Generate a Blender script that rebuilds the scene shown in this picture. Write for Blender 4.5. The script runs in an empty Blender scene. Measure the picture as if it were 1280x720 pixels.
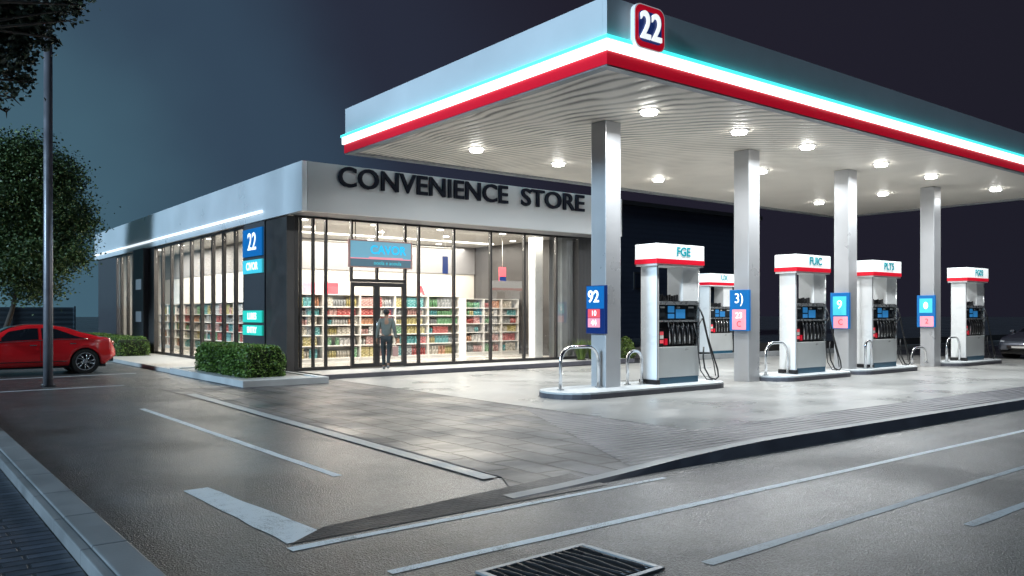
import bpy, bmesh, math, random
from mathutils import Vector, Matrix, noise
R = math.radians
PI = math.pi
sc = bpy.context.scene
COL = sc.collection

# ---------------------------------------------------------------- camera
cam_d = bpy.data.cameras.new('camera')
cam = bpy.data.objects.new('camera', cam_d)
COL.objects.link(cam)
cam.location = (0, 0, 1.65)
cam.rotation_euler = (R(90), 0, R(-37.85))
cam_d.sensor_width = 36
cam_d.lens = 36 * 1027 / 1280
cam_d.shift_y = (393 - 360) / 1280
cam_d.clip_start = 0.1
cam_d.clip_end = 2000
sc.camera = cam

# ---------------------------------------------------------------- sky (dusk)
world = bpy.data.worlds.new('World')
sc.world = world
world.use_nodes = True
wn = world.node_tree
for n in list(wn.nodes):
    wn.nodes.remove(n)
w_out = wn.nodes.new('ShaderNodeOutputWorld')
w_bg = wn.nodes.new('ShaderNodeBackground')
w_tc = wn.nodes.new('ShaderNodeTexCoord')
w_dot = wn.nodes.new('ShaderNodeVectorMath'); w_dot.operation = 'DOT_PRODUCT'
# afterglow low in the sky beyond the driveway
w_dir = Vector((-0.12, 1.0, 0.02)).normalized()
w_dot.inputs[1].default_value = w_dir
w_ramp = wn.nodes.new('ShaderNodeValToRGB')
cr = w_ramp.color_ramp
cr.interpolation = 'EASE'
cr.elements[0].position = 0.0;  cr.elements[0].color = (0.012, 0.012, 0.020, 1)
cr.elements[1].position = 1.0;  cr.elements[1].color = (0.085, 0.190, 0.240, 1)
for p, c in ((0.60, (0.015, 0.014, 0.025)), (0.78, (0.021, 0.026, 0.046)), (0.88, (0.034, 0.062, 0.100)), (0.95, (0.055, 0.118, 0.165))):
    e = cr.elements.new(p); e.color = (*c, 1)
w_nz = wn.nodes.new('ShaderNodeTexNoise'); w_nz.inputs['Scale'].default_value = 2.6
w_nz.inputs['Detail'].default_value = 4
w_mad = wn.nodes.new('ShaderNodeMath'); w_mad.operation = 'MULTIPLY_ADD'
w_mad.inputs[1].default_value = 0.12
w_sub = wn.nodes.new('ShaderNodeMath'); w_sub.operation = 'SUBTRACT'; w_sub.inputs[1].default_value = 0.06
w_sky = wn.nodes.new('ShaderNodeTexSky'); w_sky.sky_type = 'NISHITA'; w_sky.sun_disc = False
w_sky.sun_elevation = R(-4); w_sky.sun_rotation = R(-95)
w_add = wn.nodes.new('ShaderNodeMixRGB'); w_add.blend_type = 'ADD'; w_add.inputs[0].default_value = 0.05
wn.links.new(w_tc.outputs['Generated'], w_dot.inputs[0])
wn.links.new(w_tc.outputs['Generated'], w_nz.inputs['Vector'])
wn.links.new(w_nz.outputs['Fac'], w_mad.inputs[0])
wn.links.new(w_dot.outputs['Value'], w_mad.inputs[2])
wn.links.new(w_mad.outputs[0], w_sub.inputs[0])
wn.links.new(w_sub.outputs[0], w_ramp.inputs[0])
wn.links.new(w_ramp.outputs[0], w_add.inputs[1])
wn.links.new(w_sky.outputs[0], w_add.inputs[2])
wn.links.new(w_add.outputs[0], w_bg.inputs['Color'])
w_bg.inputs['Strength'].default_value = 1.0
wn.links.new(w_bg.outputs[0], w_out.inputs['Surface'])

# cool low moon-like key from the driveway side
sun_d = bpy.data.lights.new('sun', 'SUN')
sun_d.energy = 3.8
sun_d.color = (0.56, 0.80, 1.0)
sun_d.angle = R(14)
sun = bpy.data.objects.new('sun', sun_d)
COL.objects.link(sun)
sun.rotation_euler = Vector((1.0, 0.05, -0.38)).to_track_quat('-Z', 'Y').to_euler()

sc.view_settings.view_transform = 'Standard'
sc.view_settings.look = 'None'
sc.view_settings.gamma = 1.0
sc.view_settings.exposure = 0.0
sc.cycles.use_denoising = True
sc.cycles.max_bounces = 8
sc.cycles.transparent_max_bounces = 16
sc.cycles.sample_clamp_indirect = 4.0
sc.cycles.caustics_reflective = False
sc.cycles.caustics_refractive = False

# ---------------------------------------------------------------- materials
def mat(name, color=(0.5, 0.5, 0.5), rough=0.5, metal=0.0, emis=None, es=0.0, spec=None, coat=0.0):
    m = bpy.data.materials.new(name); m.use_nodes = True
    b = m.node_tree.nodes['Principled BSDF']
    b.inputs['Base Color'].default_value = (*color, 1)
    b.inputs['Roughness'].default_value = rough
    b.inputs['Metallic'].default_value = metal
    if emis:
        b.inputs['Emission Color'].default_value = (*emis, 1)
        b.inputs['Emission Strength'].default_value = es
    if spec is not None:
        b.inputs['Specular IOR Level'].default_value = spec
    if coat:
        b.inputs['Coat Weight'].default_value = coat
        b.inputs['Coat Roughness'].default_value = 0.05
    return m

class NT:
    """tiny node-tree helper"""
    def __init__(s, m):
        s.m = m; s.t = m.node_tree; s.b = s.t.nodes['Principled BSDF']
    def n(s, typ, **kw):
        nd = s.t.nodes.new(typ)
        for k, v in kw.items():
            if k in nd.inputs.keys(): nd.inputs[k].default_value = v
            else: setattr(nd, k, v)
        return nd
    def l(s, a, b): s.t.links.new(a, b)
    def ramp(s, fac, stops):
        r = s.n('ShaderNodeValToRGB'); c = r.color_ramp
        c.elements[0].position = stops[0][0]; c.elements[0].color = (*stops[0][1], 1)
        c.elements[1].position = stops[-1][0]; c.elements[1].color = (*stops[-1][1], 1)
        for p, q in stops[1:-1]:
            e = c.elements.new(p); e.color = (*q, 1)
        s.l(fac, r.inputs[0]); return r
    def bump(s, h, strength=0.3, dist=0.02, prev=None):
        b = s.n('ShaderNodeBump', Strength=strength, Distance=dist)
        s.l(h, b.inputs['Height'])
        if prev: s.l(prev.outputs[0], b.inputs['Normal'])
        return b

def vary(m, scale=3.0, amt=0.12, rough_amt=0.1, bump=0.0, bscale=60):
    """blotchy tone + roughness variation on any principled material"""
    t = NT(m); tc = t.n('ShaderNodeTexCoord')
    nz = t.n('ShaderNodeTexNoise', Scale=scale, Detail=6.0); t.l(tc.outputs['Object'], nz.inputs['Vector'])
    c = t.b.inputs['Base Color'].default_value
    lo = tuple(max(0, c[i] * (1 - amt)) for i in range(3)); hi = tuple(min(1, c[i] * (1 + amt)) for i in range(3))
    r = t.ramp(nz.outputs['Fac'], [(0.3, lo), (0.7, hi)]); t.l(r.outputs[0], t.b.inputs['Base Color'])
    r0 = t.b.inputs['Roughness'].default_value
    mr = t.n('ShaderNodeMapRange'); mr.inputs[1].default_value = 0.3; mr.inputs[2].default_value = 0.7
    mr.inputs[3].default_value = max(0.02, r0 - rough_amt); mr.inputs[4].default_value = min(1, r0 + rough_amt)
    t.l(nz.outputs['Fac'], mr.inputs[0]); t.l(mr.outputs[0], t.b.inputs['Roughness'])
    if bump:
        n2 = t.n('ShaderNodeTexNoise', Scale=float(bscale), Detail=3.0); t.l(tc.outputs['Object'], n2.inputs['Vector'])
        bp = t.bump(n2.outputs['Fac'], bump, 0.01); t.l(bp.outputs[0], t.b.inputs['Normal'])
    return m

def asphalt(name, base=0.045, tint=(1, 1.02, 1.05), wet=0.5):
    m = mat(name, rough=0.4); t = NT(m); tc = t.n('ShaderNodeTexCoord')
    big = t.n('ShaderNodeTexNoise', Scale=0.35, Detail=5.0, Distortion=0.6); t.l(tc.outputs['Object'], big.inputs['Vector'])
    mid = t.n('ShaderNodeTexNoise', Scale=4.0, Detail=5.0); t.l(tc.outputs['Object'], mid.inputs['Vector'])
    fine = t.n('ShaderNodeTexNoise', Scale=85.0, Detail=3.0, Roughness=0.7); t.l(tc.outputs['Object'], fine.inputs['Vector'])
    vor = t.n('ShaderNodeTexVoronoi', Scale=110.0); t.l(tc.outputs['Object'], vor.inputs['Vector'])
    spk = t.n('ShaderNodeTexVoronoi', Scale=75.0); t.l(tc.outputs['Object'], spk.inputs['Vector'])
    sx = t.n('ShaderNodeSeparateColor'); t.l(spk.outputs['Color'], sx.inputs[0])
    mix = t.n('ShaderNodeMath', operation='MULTIPLY_ADD'); mix.inputs[1].default_value = 0.36
    t.l(sx.outputs[0], mix.inputs[0])
    m2 = t.n('ShaderNodeMath', operation='MULTIPLY_ADD'); m2.inputs[1].default_value = 0.30
    t.l(mid.outputs['Fac'], m2.inputs[0])
    m3 = t.n('ShaderNodeMath', operation='MULTIPLY'); m3.inputs[1].default_value = 0.34; t.l(big.outputs['Fac'], m3.inputs[0])
    t.l(m3.outputs[0], m2.inputs[2]); t.l(m2.outputs[0], mix.inputs[2])
    c = lambda k: tuple(base * k * x for x in tint)
    r = t.ramp(mix.outputs[0], [(0.28, c(0.30)), (0.48, c(0.85)), (0.70, c(2.3))]); t.l(r.outputs[0], t.b.inputs['Base Color'])
    mr = t.n('ShaderNodeMapRange'); mr.inputs[1].default_value = 0.35; mr.inputs[2].default_value = 0.65
    mr.inputs[3].default_value = 0.26 + 0.2 * (1 - wet); mr.inputs[4].default_value = 0.46 + 0.2 * (1 - wet)
    t.l(big.outputs['Fac'], mr.inputs[0]); t.l(mr.outputs[0], t.b.inputs['Roughness'])
    b1 = t.bump(spk.outputs['Distance'], 0.7, 0.014); b2 = t.bump(fine.outputs['Fac'], 0.45, 0.014, b1)
    t.l(b2.outputs[0], t.b.inputs['Normal'])
    t.b.inputs['Specular IOR Level'].default_value = 0.6
    # wet film lying in broad soft-edged patches
    wr = t.ramp(big.outputs['Fac'], [(0.38, (0.06,) * 3), (0.60, (0.60,) * 3)])
    t.l(wr.outputs[0], t.b.inputs['Coat Weight']); t.b.inputs['Coat Roughness'].default_value = 0.22
    cb = t.n('ShaderNodeBump', Strength=0.25, Distance=0.01); t.l(fine.outputs['Fac'], cb.inputs['Height']); t.l(cb.outputs[0], t.b.inputs['Coat Normal'])
    return m

def paver(name, col, w, h, mortar=0.012, offset=0.5, rough=0.35, bump=0.5, distort=0.03, rot=0.0, vari=0.25, dark=0.35):
    m = mat(name, col, rough); t = NT(m); tc = t.n('ShaderNodeTexCoord')
    mp = t.n('ShaderNodeMapping'); mp.inputs['Rotation'].default_value = (0, 0, rot)
    t.l(tc.outputs['Object'], mp.inputs['Vector'])
    nz = t.n('ShaderNodeTexNoise', Scale=1.2, Detail=3.0); t.l(tc.outputs['Object'], nz.inputs['Vector'])
    ad = t.n('ShaderNodeVectorMath', operation='MULTIPLY_ADD'); ad.inputs[1].default_value = (distort * 4,) * 3
    t.l(nz.outputs['Color'], ad.inputs[0]); t.l(mp.outputs[0], ad.inputs[2])
    br = t.n('ShaderNodeTexBrick', offset=offset)
    br.inputs['Scale'].default_value = 1.0; br.inputs['Brick Width'].default_value = w; br.inputs['Row Height'].default_value = h
    br.inputs['Mortar Size'].default_value = mortar; br.inputs['Mortar Smooth'].default_value = 0.3; br.inputs['Bias'].default_value = 0.0
    br.inputs['Color1'].default_value = (*[c * (1 - vari) for c in col], 1)
    br.inputs['Color2'].default_value = (*[c * (1 + vari) for c in col], 1)
    br.inputs['Mortar'].default_value = (*[c * dark for c in col], 1)
    t.l(ad.outputs[0], br.inputs['Vector'])
    n2 = t.n('ShaderNodeTexNoise', Scale=7.0, Detail=7.0); t.l(tc.outputs['Object'], n2.inputs['Vector'])
    ov = t.n('ShaderNodeMixRGB', blend_type='MULTIPLY'); ov.inputs[0].default_value = 1.0
    rr = t.ramp(n2.outputs['Fac'], [(0.3, (0.7, 0.7, 0.7)), (0.7, (1.2, 1.2, 1.2))])
    t.l(br.outputs['Color'], ov.inputs[1]); t.l(rr.outputs[0], ov.inputs[2]); t.l(ov.outputs[0], t.b.inputs['Base Color'])
    n3 = t.n('ShaderNodeTexNoise', Scale=0.8, Detail=4.0); t.l(tc.outputs['Object'], n3.inputs['Vector'])
    mr = t.n('ShaderNodeMapRange'); mr.inputs[1].default_value = 0.35; mr.inputs[2].default_value = 0.65
    mr.inputs[3].default_value = max(0.05, rough - 0.14); mr.inputs[4].default_value = rough + 0.14
    t.l(n3.outputs['Fac'], mr.inputs[0]); t.l(mr.outputs[0], t.b.inputs['Roughness'])
    inv = t.n('ShaderNodeMath', operation='SUBTRACT'); inv.inputs[0].default_value = 1.0; t.l(br.outputs['Fac'], inv.inputs[1])
    b1 = t.bump(inv.outputs[0], bump, 0.02); b2 = t.bump(n2.outputs['Fac'], 0.25, 0.02, b1); t.l(b2.outputs[0], t.b.inputs['Normal'])
    return m

def ripple(name, col, scale, axis='Y', rough=0.5, bump=0.5, distort=1.5, contrast=0.35, dist=0.03, dscale=1.0):
    """long wavy grooves: canopy ceiling panels, ribbed paving, cladding"""
    m = mat(name, col, rough); t = NT(m); tc = t.n('ShaderNodeTexCoord')
    wv = t.n('ShaderNodeTexWave', wave_type='BANDS', bands_direction=axis, wave_profile='SIN')
    wv.inputs['Scale'].default_value = scale; wv.inputs['Distortion'].default_value = distort
    wv.inputs['Detail'].default_value = 2.0; wv.inputs['Detail Scale'].default_value = dscale
    t.l(tc.outputs['Object'], wv.inputs['Vector'])
    r = t.ramp(wv.outputs['Fac'], [(0.0, tuple(c * (1 - contrast) for c in col)), (0.45, col), (1.0, tuple(min(1, c * (1 + contrast * 0.2)) for c in col))])
    t.l(r.outputs[0], t.b.inputs['Base Color'])
    b = t.bump(wv.outputs['Fac'], bump, dist); t.l(b.outputs[0], t.b.inputs['Normal'])
    return m

def wavy_ceiling(name, col, freq, kx, x_off, y_off, curve, fade=None, rough=0.5, contrast=0.4, bump=0.5, wob=0.25, vert=False):
    m = mat(name, col, rough); t = NT(m); tc = t.n('ShaderNodeTexCoord'); sp = t.n('ShaderNodeSeparateXYZ'); t.l(tc.outputs['Object'], sp.inputs[0])
    def mth(op, a, b=None, c=None):
        n_ = t.n('ShaderNodeMath', operation=op)
        for i_, v in enumerate((a, b, c)):
            if v is None: continue
            if isinstance(v, (int, float)): n_.inputs[i_].default_value = v
            else: t.l(v, n_.inputs[i_])
        return n_.outputs[0]
    X, Y = sp.outputs[0], sp.outputs[1]
    nz = t.n('ShaderNodeTexNoise', Scale=0.45, Detail=2.0); t.l(tc.outputs['Object'], nz.inputs['Vector'])
    x1 = mth('ADD', X, x_off); y1 = mth('ADD', Y, y_off)
    cross = mth('MULTIPLY', mth('MULTIPLY', x1, y1), curve)
    ph = mth('ADD', mth('ADD', (x1 if not vert else y1), cross), mth('MULTIPLY', nz.outputs['Fac'], wob * 4))
    sn = mth('MULTIPLY_ADD', mth('SINE', mth('MULTIPLY', ph, freq * 2 * PI)), 0.5, 0.5)
    n2 = t.n('ShaderNodeTexNoise', Scale=0.9, Detail=3.0); t.l(tc.outputs['Object'], n2.inputs['Vector'])
    amp = t.n('ShaderNodeMapRange'); amp.inputs[1].default_value = 0.35; amp.inputs[2].default_value = 0.6; amp.inputs[3].default_value = 0.45; amp.inputs[4].default_value = 1.0
    t.l(n2.outputs['Fac'], amp.inputs[0]); amt = amp.outputs[0]
    if fade:
        fd = t.n('ShaderNodeMapRange'); fd.inputs[1].default_value = fade[0]; fd.inputs[2].default_value = fade[1]; fd.inputs[3].default_value = 1.0; fd.inputs[4].default_value = 0.22
        t.l(X, fd.inputs[0]); amt = mth('MULTIPLY', amt, fd.outputs[0])
    # groove mask: narrow dark groove between broad ribs
    gv = mth('MULTIPLY', mth('POWER', mth('SUBTRACT', 1.0, sn), 2.2), amt)
    r_ = t.ramp(gv, [(0.0, col), (1.0, tuple(c * (1 - contrast) for c in col))]); t.l(r_.outputs[0], t.b.inputs['Base Color'])
    b_ = t.n('ShaderNodeBump', Strength=bump, Distance=0.04); b_.invert = True
    t.l(gv, b_.inputs['Height']); t.l(b_.outputs[0], t.b.inputs['Normal'])
    return m

def leaf_mat(name, dark, light, scale=9.0):
    m = mat(name, dark, 0.5); t = NT(m); g = t.n('ShaderNodeNewGeometry')
    r = t.ramp(g.outputs['Random Per Island'], [(0.0, dark), (0.6, tuple((a + b) / 2 for a, b in zip(dark, light))), (1.0, light)])
    t.l(r.outputs[0], t.b.inputs['Base Color'])
    t.b.inputs['Transmission Weight'].default_value = 0.0
    return m

def glassy(name, tint=(0.9, 0.95, 0.95), refl=0.08, rough=0.02):
    m = bpy.data.materials.new(name); m.use_nodes = True; t = m.node_tree
    for n in list(t.nodes): t.nodes.remove(n)
    o = t.nodes.new('ShaderNodeOutputMaterial'); mx = t.nodes.new('ShaderNodeMixShader')
    tr = t.nodes.new('ShaderNodeBsdfTransparent'); gl = t.nodes.new('ShaderNodeBsdfGlossy'); lw = t.nodes.new('ShaderNodeLayerWeight')
    tr.inputs[0].default_value = (*tint, 1); gl.inputs['Roughness'].default_value = rough
    mr = t.nodes.new('ShaderNodeMapRange'); mr.inputs[3].default_value = refl; mr.inputs[4].default_value = 0.30
    pw = t.nodes.new('ShaderNodeMath'); pw.operation = 'POWER'; pw.inputs[1].default_value = 3.0
    lw.inputs[0].default_value = 0.5
    t.links.new(lw.outputs['Facing'], pw.inputs[0]); t.links.new(pw.outputs[0], mr.inputs[0])
    t.links.new(mr.outputs[0], mx.inputs[0]); t.links.new(tr.outputs[0], mx.inputs[1]); t.links.new(gl.outputs[0], mx.inputs[2])
    t.links.new(mx.outputs[0], o.inputs[0]); return m

M = {}
M['asphalt'] = asphalt('asphalt road', 0.052, (0.96, 1.01, 1.06), 0.8)
M['asphalt_drive'] = M['asphalt']
M['ground'] = asphalt('far ground', 0.03, (0.9, 1, 1.1), 0.3)
M['pad'] = vary(mat('forecourt concrete', (0.28, 0.275, 0.262), 0.33), 0.7, 0.10, 0.10, 0.12, 45)
M['pavers'] = paver('wet stone pavers', (0.052, 0.054, 0.062), 0.80, 0.42, 0.035, 0.5, 0.42, 1.0, 0.05, R(90), 0.35, 0.2)
M['ribbed'] = wavy_ceiling('ribbed paving', (0.10, 0.10, 0.118), 6.5, 0, 0.0, 0.0, 0.004, rough=0.4, contrast=0.8, bump=0.8, wob=0.08, vert=True)
M['cobble'] = paver('dark setts', (0.022, 0.020, 0.028), 0.10, 0.05, 0.012, 0.5, 0.5, 0.9, 0.01)
M['sidewalk'] = paver('brick sidewalk', (0.060, 0.070, 0.095), 0.42, 0.125, 0.014, 0.37, 0.42, 0.9, 0.02)
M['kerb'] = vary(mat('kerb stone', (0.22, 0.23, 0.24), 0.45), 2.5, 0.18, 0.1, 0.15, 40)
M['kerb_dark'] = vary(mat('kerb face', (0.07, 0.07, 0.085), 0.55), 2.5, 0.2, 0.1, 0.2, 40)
def worn_paint(name, col, under):
    m = mat(name, col, 0.42); t = NT(m); tc = t.n('ShaderNodeTexCoord')
    a = t.n('ShaderNodeTexNoise', Scale=3.0, Detail=8.0, Roughness=0.75); t.l(tc.outputs['Object'], a.inputs['Vector'])
    b = t.n('ShaderNodeTexNoise', Scale=70.0, Detail=3.0, Roughness=0.8); t.l(tc.outputs['Object'], b.inputs['Vector'])
    ad = t.n('ShaderNodeMath', operation='ADD'); t.l(a.outputs['Fac'], ad.inputs[0]); t.l(b.outputs['Fac'], ad.inputs[1])
    r_ = t.ramp(ad.outputs[0], [(0.80, under), (0.94, tuple((p + q) / 2 for p, q in zip(col, under))), (1.04, col)])
    mr = t.n('ShaderNodeMapRange'); mr.inputs[1].default_value = 0.0; mr.inputs[2].default_value = 1.25; t.l(ad.outputs[0], mr.inputs[0])
    t.l(mr.outputs[0], r_.inputs[0])
    for e, p in zip(r_.color_ramp.elements, (0.60, 0.69, 0.78)): e.position = p
    t.l(r_.outputs[0], t.b.inputs['Base Color'])
    bp = t.bump(b.outputs['Fac'], 0.5, 0.01); t.l(bp.outputs[0], t.b.inputs['Normal']); return m
M['paint'] = worn_paint('worn road paint', (0.72, 0.77, 0.80), (0.14, 0.17, 0.175))
M['faded'] = worn_paint('faded road paint', (0.34, 0.40, 0.44), (0.07, 0.075, 0.08))
M['edge'] = vary(mat('pale stone edging', (0.30, 0.33, 0.35), 0.4), 3.0, 0.25, 0.12, 0.3, 40)
M['slab'] = vary(mat('planter kerb', (0.45, 0.47, 0.48), 0.5), 2.0, 0.12)
M['slabtop'] = vary(mat('walkway concrete', (0.42, 0.42, 0.41), 0.45), 1.2, 0.12)
M['white'] = vary(mat('white painted metal', (0.74, 0.76, 0.77), 0.32), 1.5, 0.05, 0.08)
M['fascia'] = vary(mat('fascia panel', (0.62, 0.66, 0.70), 0.38), 0.8, 0.06, 0.06)
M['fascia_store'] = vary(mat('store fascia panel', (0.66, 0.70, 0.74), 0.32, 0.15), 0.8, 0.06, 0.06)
M['red'] = mat('red band', (0.55, 0.006, 0.022), 0.35, emis=(0.75, 0.004, 0.03), es=0.33)
M['led'] = mat('white led band', (0.9, 0.95, 0.95), 0.4, emis=(0.90, 1.0, 1.0), es=2.6)
M['cyan'] = mat('cyan led band', (0.1, 0.8, 0.8), 0.4, emis=(0.05, 0.78, 0.80), es=1.9)
M['soffit'] = wavy_ceiling('canopy ceiling panels', (0.85, 0.79, 0.71), 4.2, 0, 11.1, 0.0, 0.11, fade=(-7.0, 2.0), contrast=0.78, bump=0.8, wob=0.16)
M['lamp'] = mat('canopy lamp', (1, 1, 1), 0.5, emis=(1.0, 0.99, 0.93), es=32)
M['rim'] = mat('lamp rim', (0.7, 0.7, 0.7), 0.3, 0.6)
M['column'] = vary(mat('column cladding', (0.46, 0.47, 0.49), 0.32, 0.3), 1.0, 0.05, 0.06)
M['steel'] = vary(mat('brushed steel', (0.55, 0.57, 0.58), 0.28, 0.85), 6, 0.08, 0.08)
M['chrome'] = mat('chrome', (0.75, 0.76, 0.78), 0.15, 1.0)
M['panel'] = vary(mat('cabinet panel', (0.55, 0.57, 0.57), 0.32, 0.3), 1.5, 0.06, 0.08)
M['black'] = mat('black plastic', (0.012, 0.012, 0.014), 0.35)
M['rubber'] = mat('black rubber', (0.012, 0.012, 0.013), 0.45)
M['bluebase'] = mat('blue base strip', (0.02, 0.09, 0.15), 0.3)
M['darkpanel'] = mat('dark display', (0.02, 0.025, 0.03), 0.2)
M['screen'] = mat('lit pump screen', (0.02, 0.1, 0.25), 0.3, emis=(0.02, 0.16, 0.38), es=0.8)
M['topper'] = mat('backlit topper', (0.8, 0.83, 0.83), 0.35, emis=(0.9, 0.98, 1.0), es=0.45)
M['teal'] = mat('teal lettering', (0.0, 0.25, 0.30), 0.4, emis=(0.0, 0.30, 0.36), es=0.35)
M['blue'] = mat('blue sign', (0.005, 0.10, 0.30), 0.3, emis=(0.003, 0.12, 0.36), es=0.6)
M['blue_dark'] = mat('navy sign', (0.005, 0.02, 0.10), 0.3, emis=(0.003, 0.02, 0.12), es=0.5)
M['pink'] = mat('pink sign', (0.8, 0.30, 0.36), 0.4, emis=(0.9, 0.28, 0.36), es=0.5)
M['pinkred'] = mat('coral sign', (0.7, 0.08, 0.10), 0.4, emis=(0.8, 0.09, 0.11), es=0.5)
M['mint'] = mat('mint sign', (0.02, 0.5, 0.40), 0.4, emis=(0.02, 0.55, 0.42), es=0.5)
M['aqua'] = mat('aqua sign', (0.05, 0.45, 0.55), 0.4, emis=(0.05, 0.50, 0.60), es=0.6)
M['glyph'] = mat('lit white lettering', (0.9, 0.9, 0.9), 0.4, emis=(0.95, 1, 1), es=0.9)
M['glyph_red'] = mat('red lettering', (0.7, 0.05, 0.08), 0.4, emis=(0.7, 0.05, 0.08), es=0.3)
M['navy_letter'] = mat('dark letters', (0.004, 0.006, 0.014), 0.6, spec=0.15)
M['halo'] = mat('letter halo light', (1, 1, 1), 0.5, emis=(0.85, 0.95, 1.0), es=0.9)
M['frame'] = mat('black window frame', (0.016, 0.015, 0.016), 0.4)
M['glass'] = glassy('shop glass', (0.96, 0.97, 0.97), 0.07)
M['wall_in'] = vary(mat('interior wall', (0.68, 0.66, 0.62), 0.6), 1.0, 0.04)
M['bulkhead'] = vary(mat('grey bulkhead', (0.24, 0.24, 0.25), 0.6), 1.0, 0.06)
M['ceil_in'] = vary(mat('interior ceiling', (0.34, 0.33, 0.31), 0.6), 1.0, 0.05)
M['floor_in'] = vary(mat('shop floor', (0.50, 0.48, 0.45), 0.25), 1.0, 0.06)
M['shelf'] = mat('white shelf', (0.72, 0.70, 0.67), 0.45)
M['shelf_back'] = mat('pegboard', (0.50, 0.44, 0.38), 0.6)
M['pipe'] = mat('pale duct', (0.62, 0.62, 0.60), 0.4)
M['lampin'] = mat('interior lamp', (1, 1, 1), 0.5, emis=(1, 0.96, 0.88), es=7)
M['corr'] = ripple('corrugated cladding', (0.022, 0.025, 0.036), 5.0, 'Y', 0.4, 0.8, 0.3, 0.6, 0.03)
M['corr_x'] = ripple('corrugated cladding front', (0.06, 0.06, 0.064), 5.0, 'X', 0.4, 0.8, 0.3, 0.6, 0.03)
M['darkwall'] = vary(mat('dark wall', (0.045, 0.042, 0.042), 0.45), 2, 0.15)
M['curtain'] = vary(mat('grey curtain', (0.22, 0.215, 0.21), 0.7), 3, 0.1)
M['curtain_light'] = vary(mat('pale curtain', (0.42, 0.41, 0.39), 0.7), 3, 0.1)
M['roof'] = mat('flat roof', (0.08, 0.085, 0.09), 0.7)
M['pole'] = vary(mat('grey pole', (0.20, 0.20, 0.23), 0.38, 0.4), 3, 0.12)
M['fence'] = ripple('dark boundary fence', (0.13, 0.18, 0.22), 1.2, 'Z', 0.6, 0.3, 0.1, 0.25)
M['warehouse'] = ripple('warehouse cladding', (0.06, 0.075, 0.115), 0.9, 'Z', 0.55, 0.1, 0.1, 0.12)
M['whwin'] = mat('unlit window', (0.03, 0.04, 0.06), 0.15)
M['bark'] = vary(mat('bark', (0.05, 0.04, 0.033), 0.85), 6, 0.3, 0.05, 0.5, 25)
M['leaf_tree'] = leaf_mat('tree leaves', (0.035, 0.070, 0.024), (0.12, 0.19, 0.06))
M['leaf_near'] = leaf_mat('near leaves', (0.018, 0.032, 0.022), (0.070, 0.095, 0.050))
M['leaf_hedge'] = leaf_mat('hedge leaves', (0.035, 0.085, 0.014), (0.15, 0.27, 0.04))
M['hedge_core'] = mat('hedge inner twigs', (0.010, 0.020, 0.007), 0.9)
M['leaf_shrub'] = leaf_mat('shrub leaves', (0.03, 0.06, 0.01), (0.13, 0.19, 0.03))
M['soil'] = mat('soil', (0.03, 0.022, 0.015), 0.9)
M['carred'] = mat('red car paint', (0.78, 0.014, 0.020), 0.20, 0.0, coat=1.0)
M['cargrey'] = mat('dark silver car paint', (0.10, 0.11, 0.14), 0.3, 0.5, coat=1.0)
M['carglass'] = mat('car glass', (0.010, 0.013, 0.018), 0.06, spec=0.8)
M['tyre'] = mat('tyre', (0.012, 0.012, 0.012), 0.7)
M['taillight'] = mat('tail light', (0.7, 0.12, 0.05), 0.15, coat=1.0)
M['headlight'] = mat('headlight', (0.6, 0.65, 0.7), 0.1, 0.3, coat=1.0)
M['alloy'] = mat('alloy', (0.72, 0.72, 0.74), 0.22, 0.9)
M['sweater'] = vary(mat('grey green sweater', (0.10, 0.115, 0.105), 0.85), 8, 0.15)
M['trousers'] = mat('dark trousers', (0.015, 0.022, 0.026), 0.8)
M['skin'] = mat('skin', (0.22, 0.12, 0.075), 0.55)
M['hair'] = mat('dark hair', (0.008, 0.007, 0.007), 0.6)
M['shoe'] = mat('grey shoe', (0.12, 0.12, 0.12), 0.6)
M['bag'] = mat('pinkish paper bag', (0.42, 0.24, 0.20), 0.7)
M['iron'] = vary(mat('cast iron', (0.03, 0.03, 0.034), 0.35, 0.6), 12, 0.3)
M['grate_rim'] = vary(mat('grate rim', (0.28, 0.30, 0.32), 0.4, 0.3), 8, 0.2)
M['pit'] = mat('drain pit', (0.004, 0.004, 0.005), 0.9)

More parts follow.
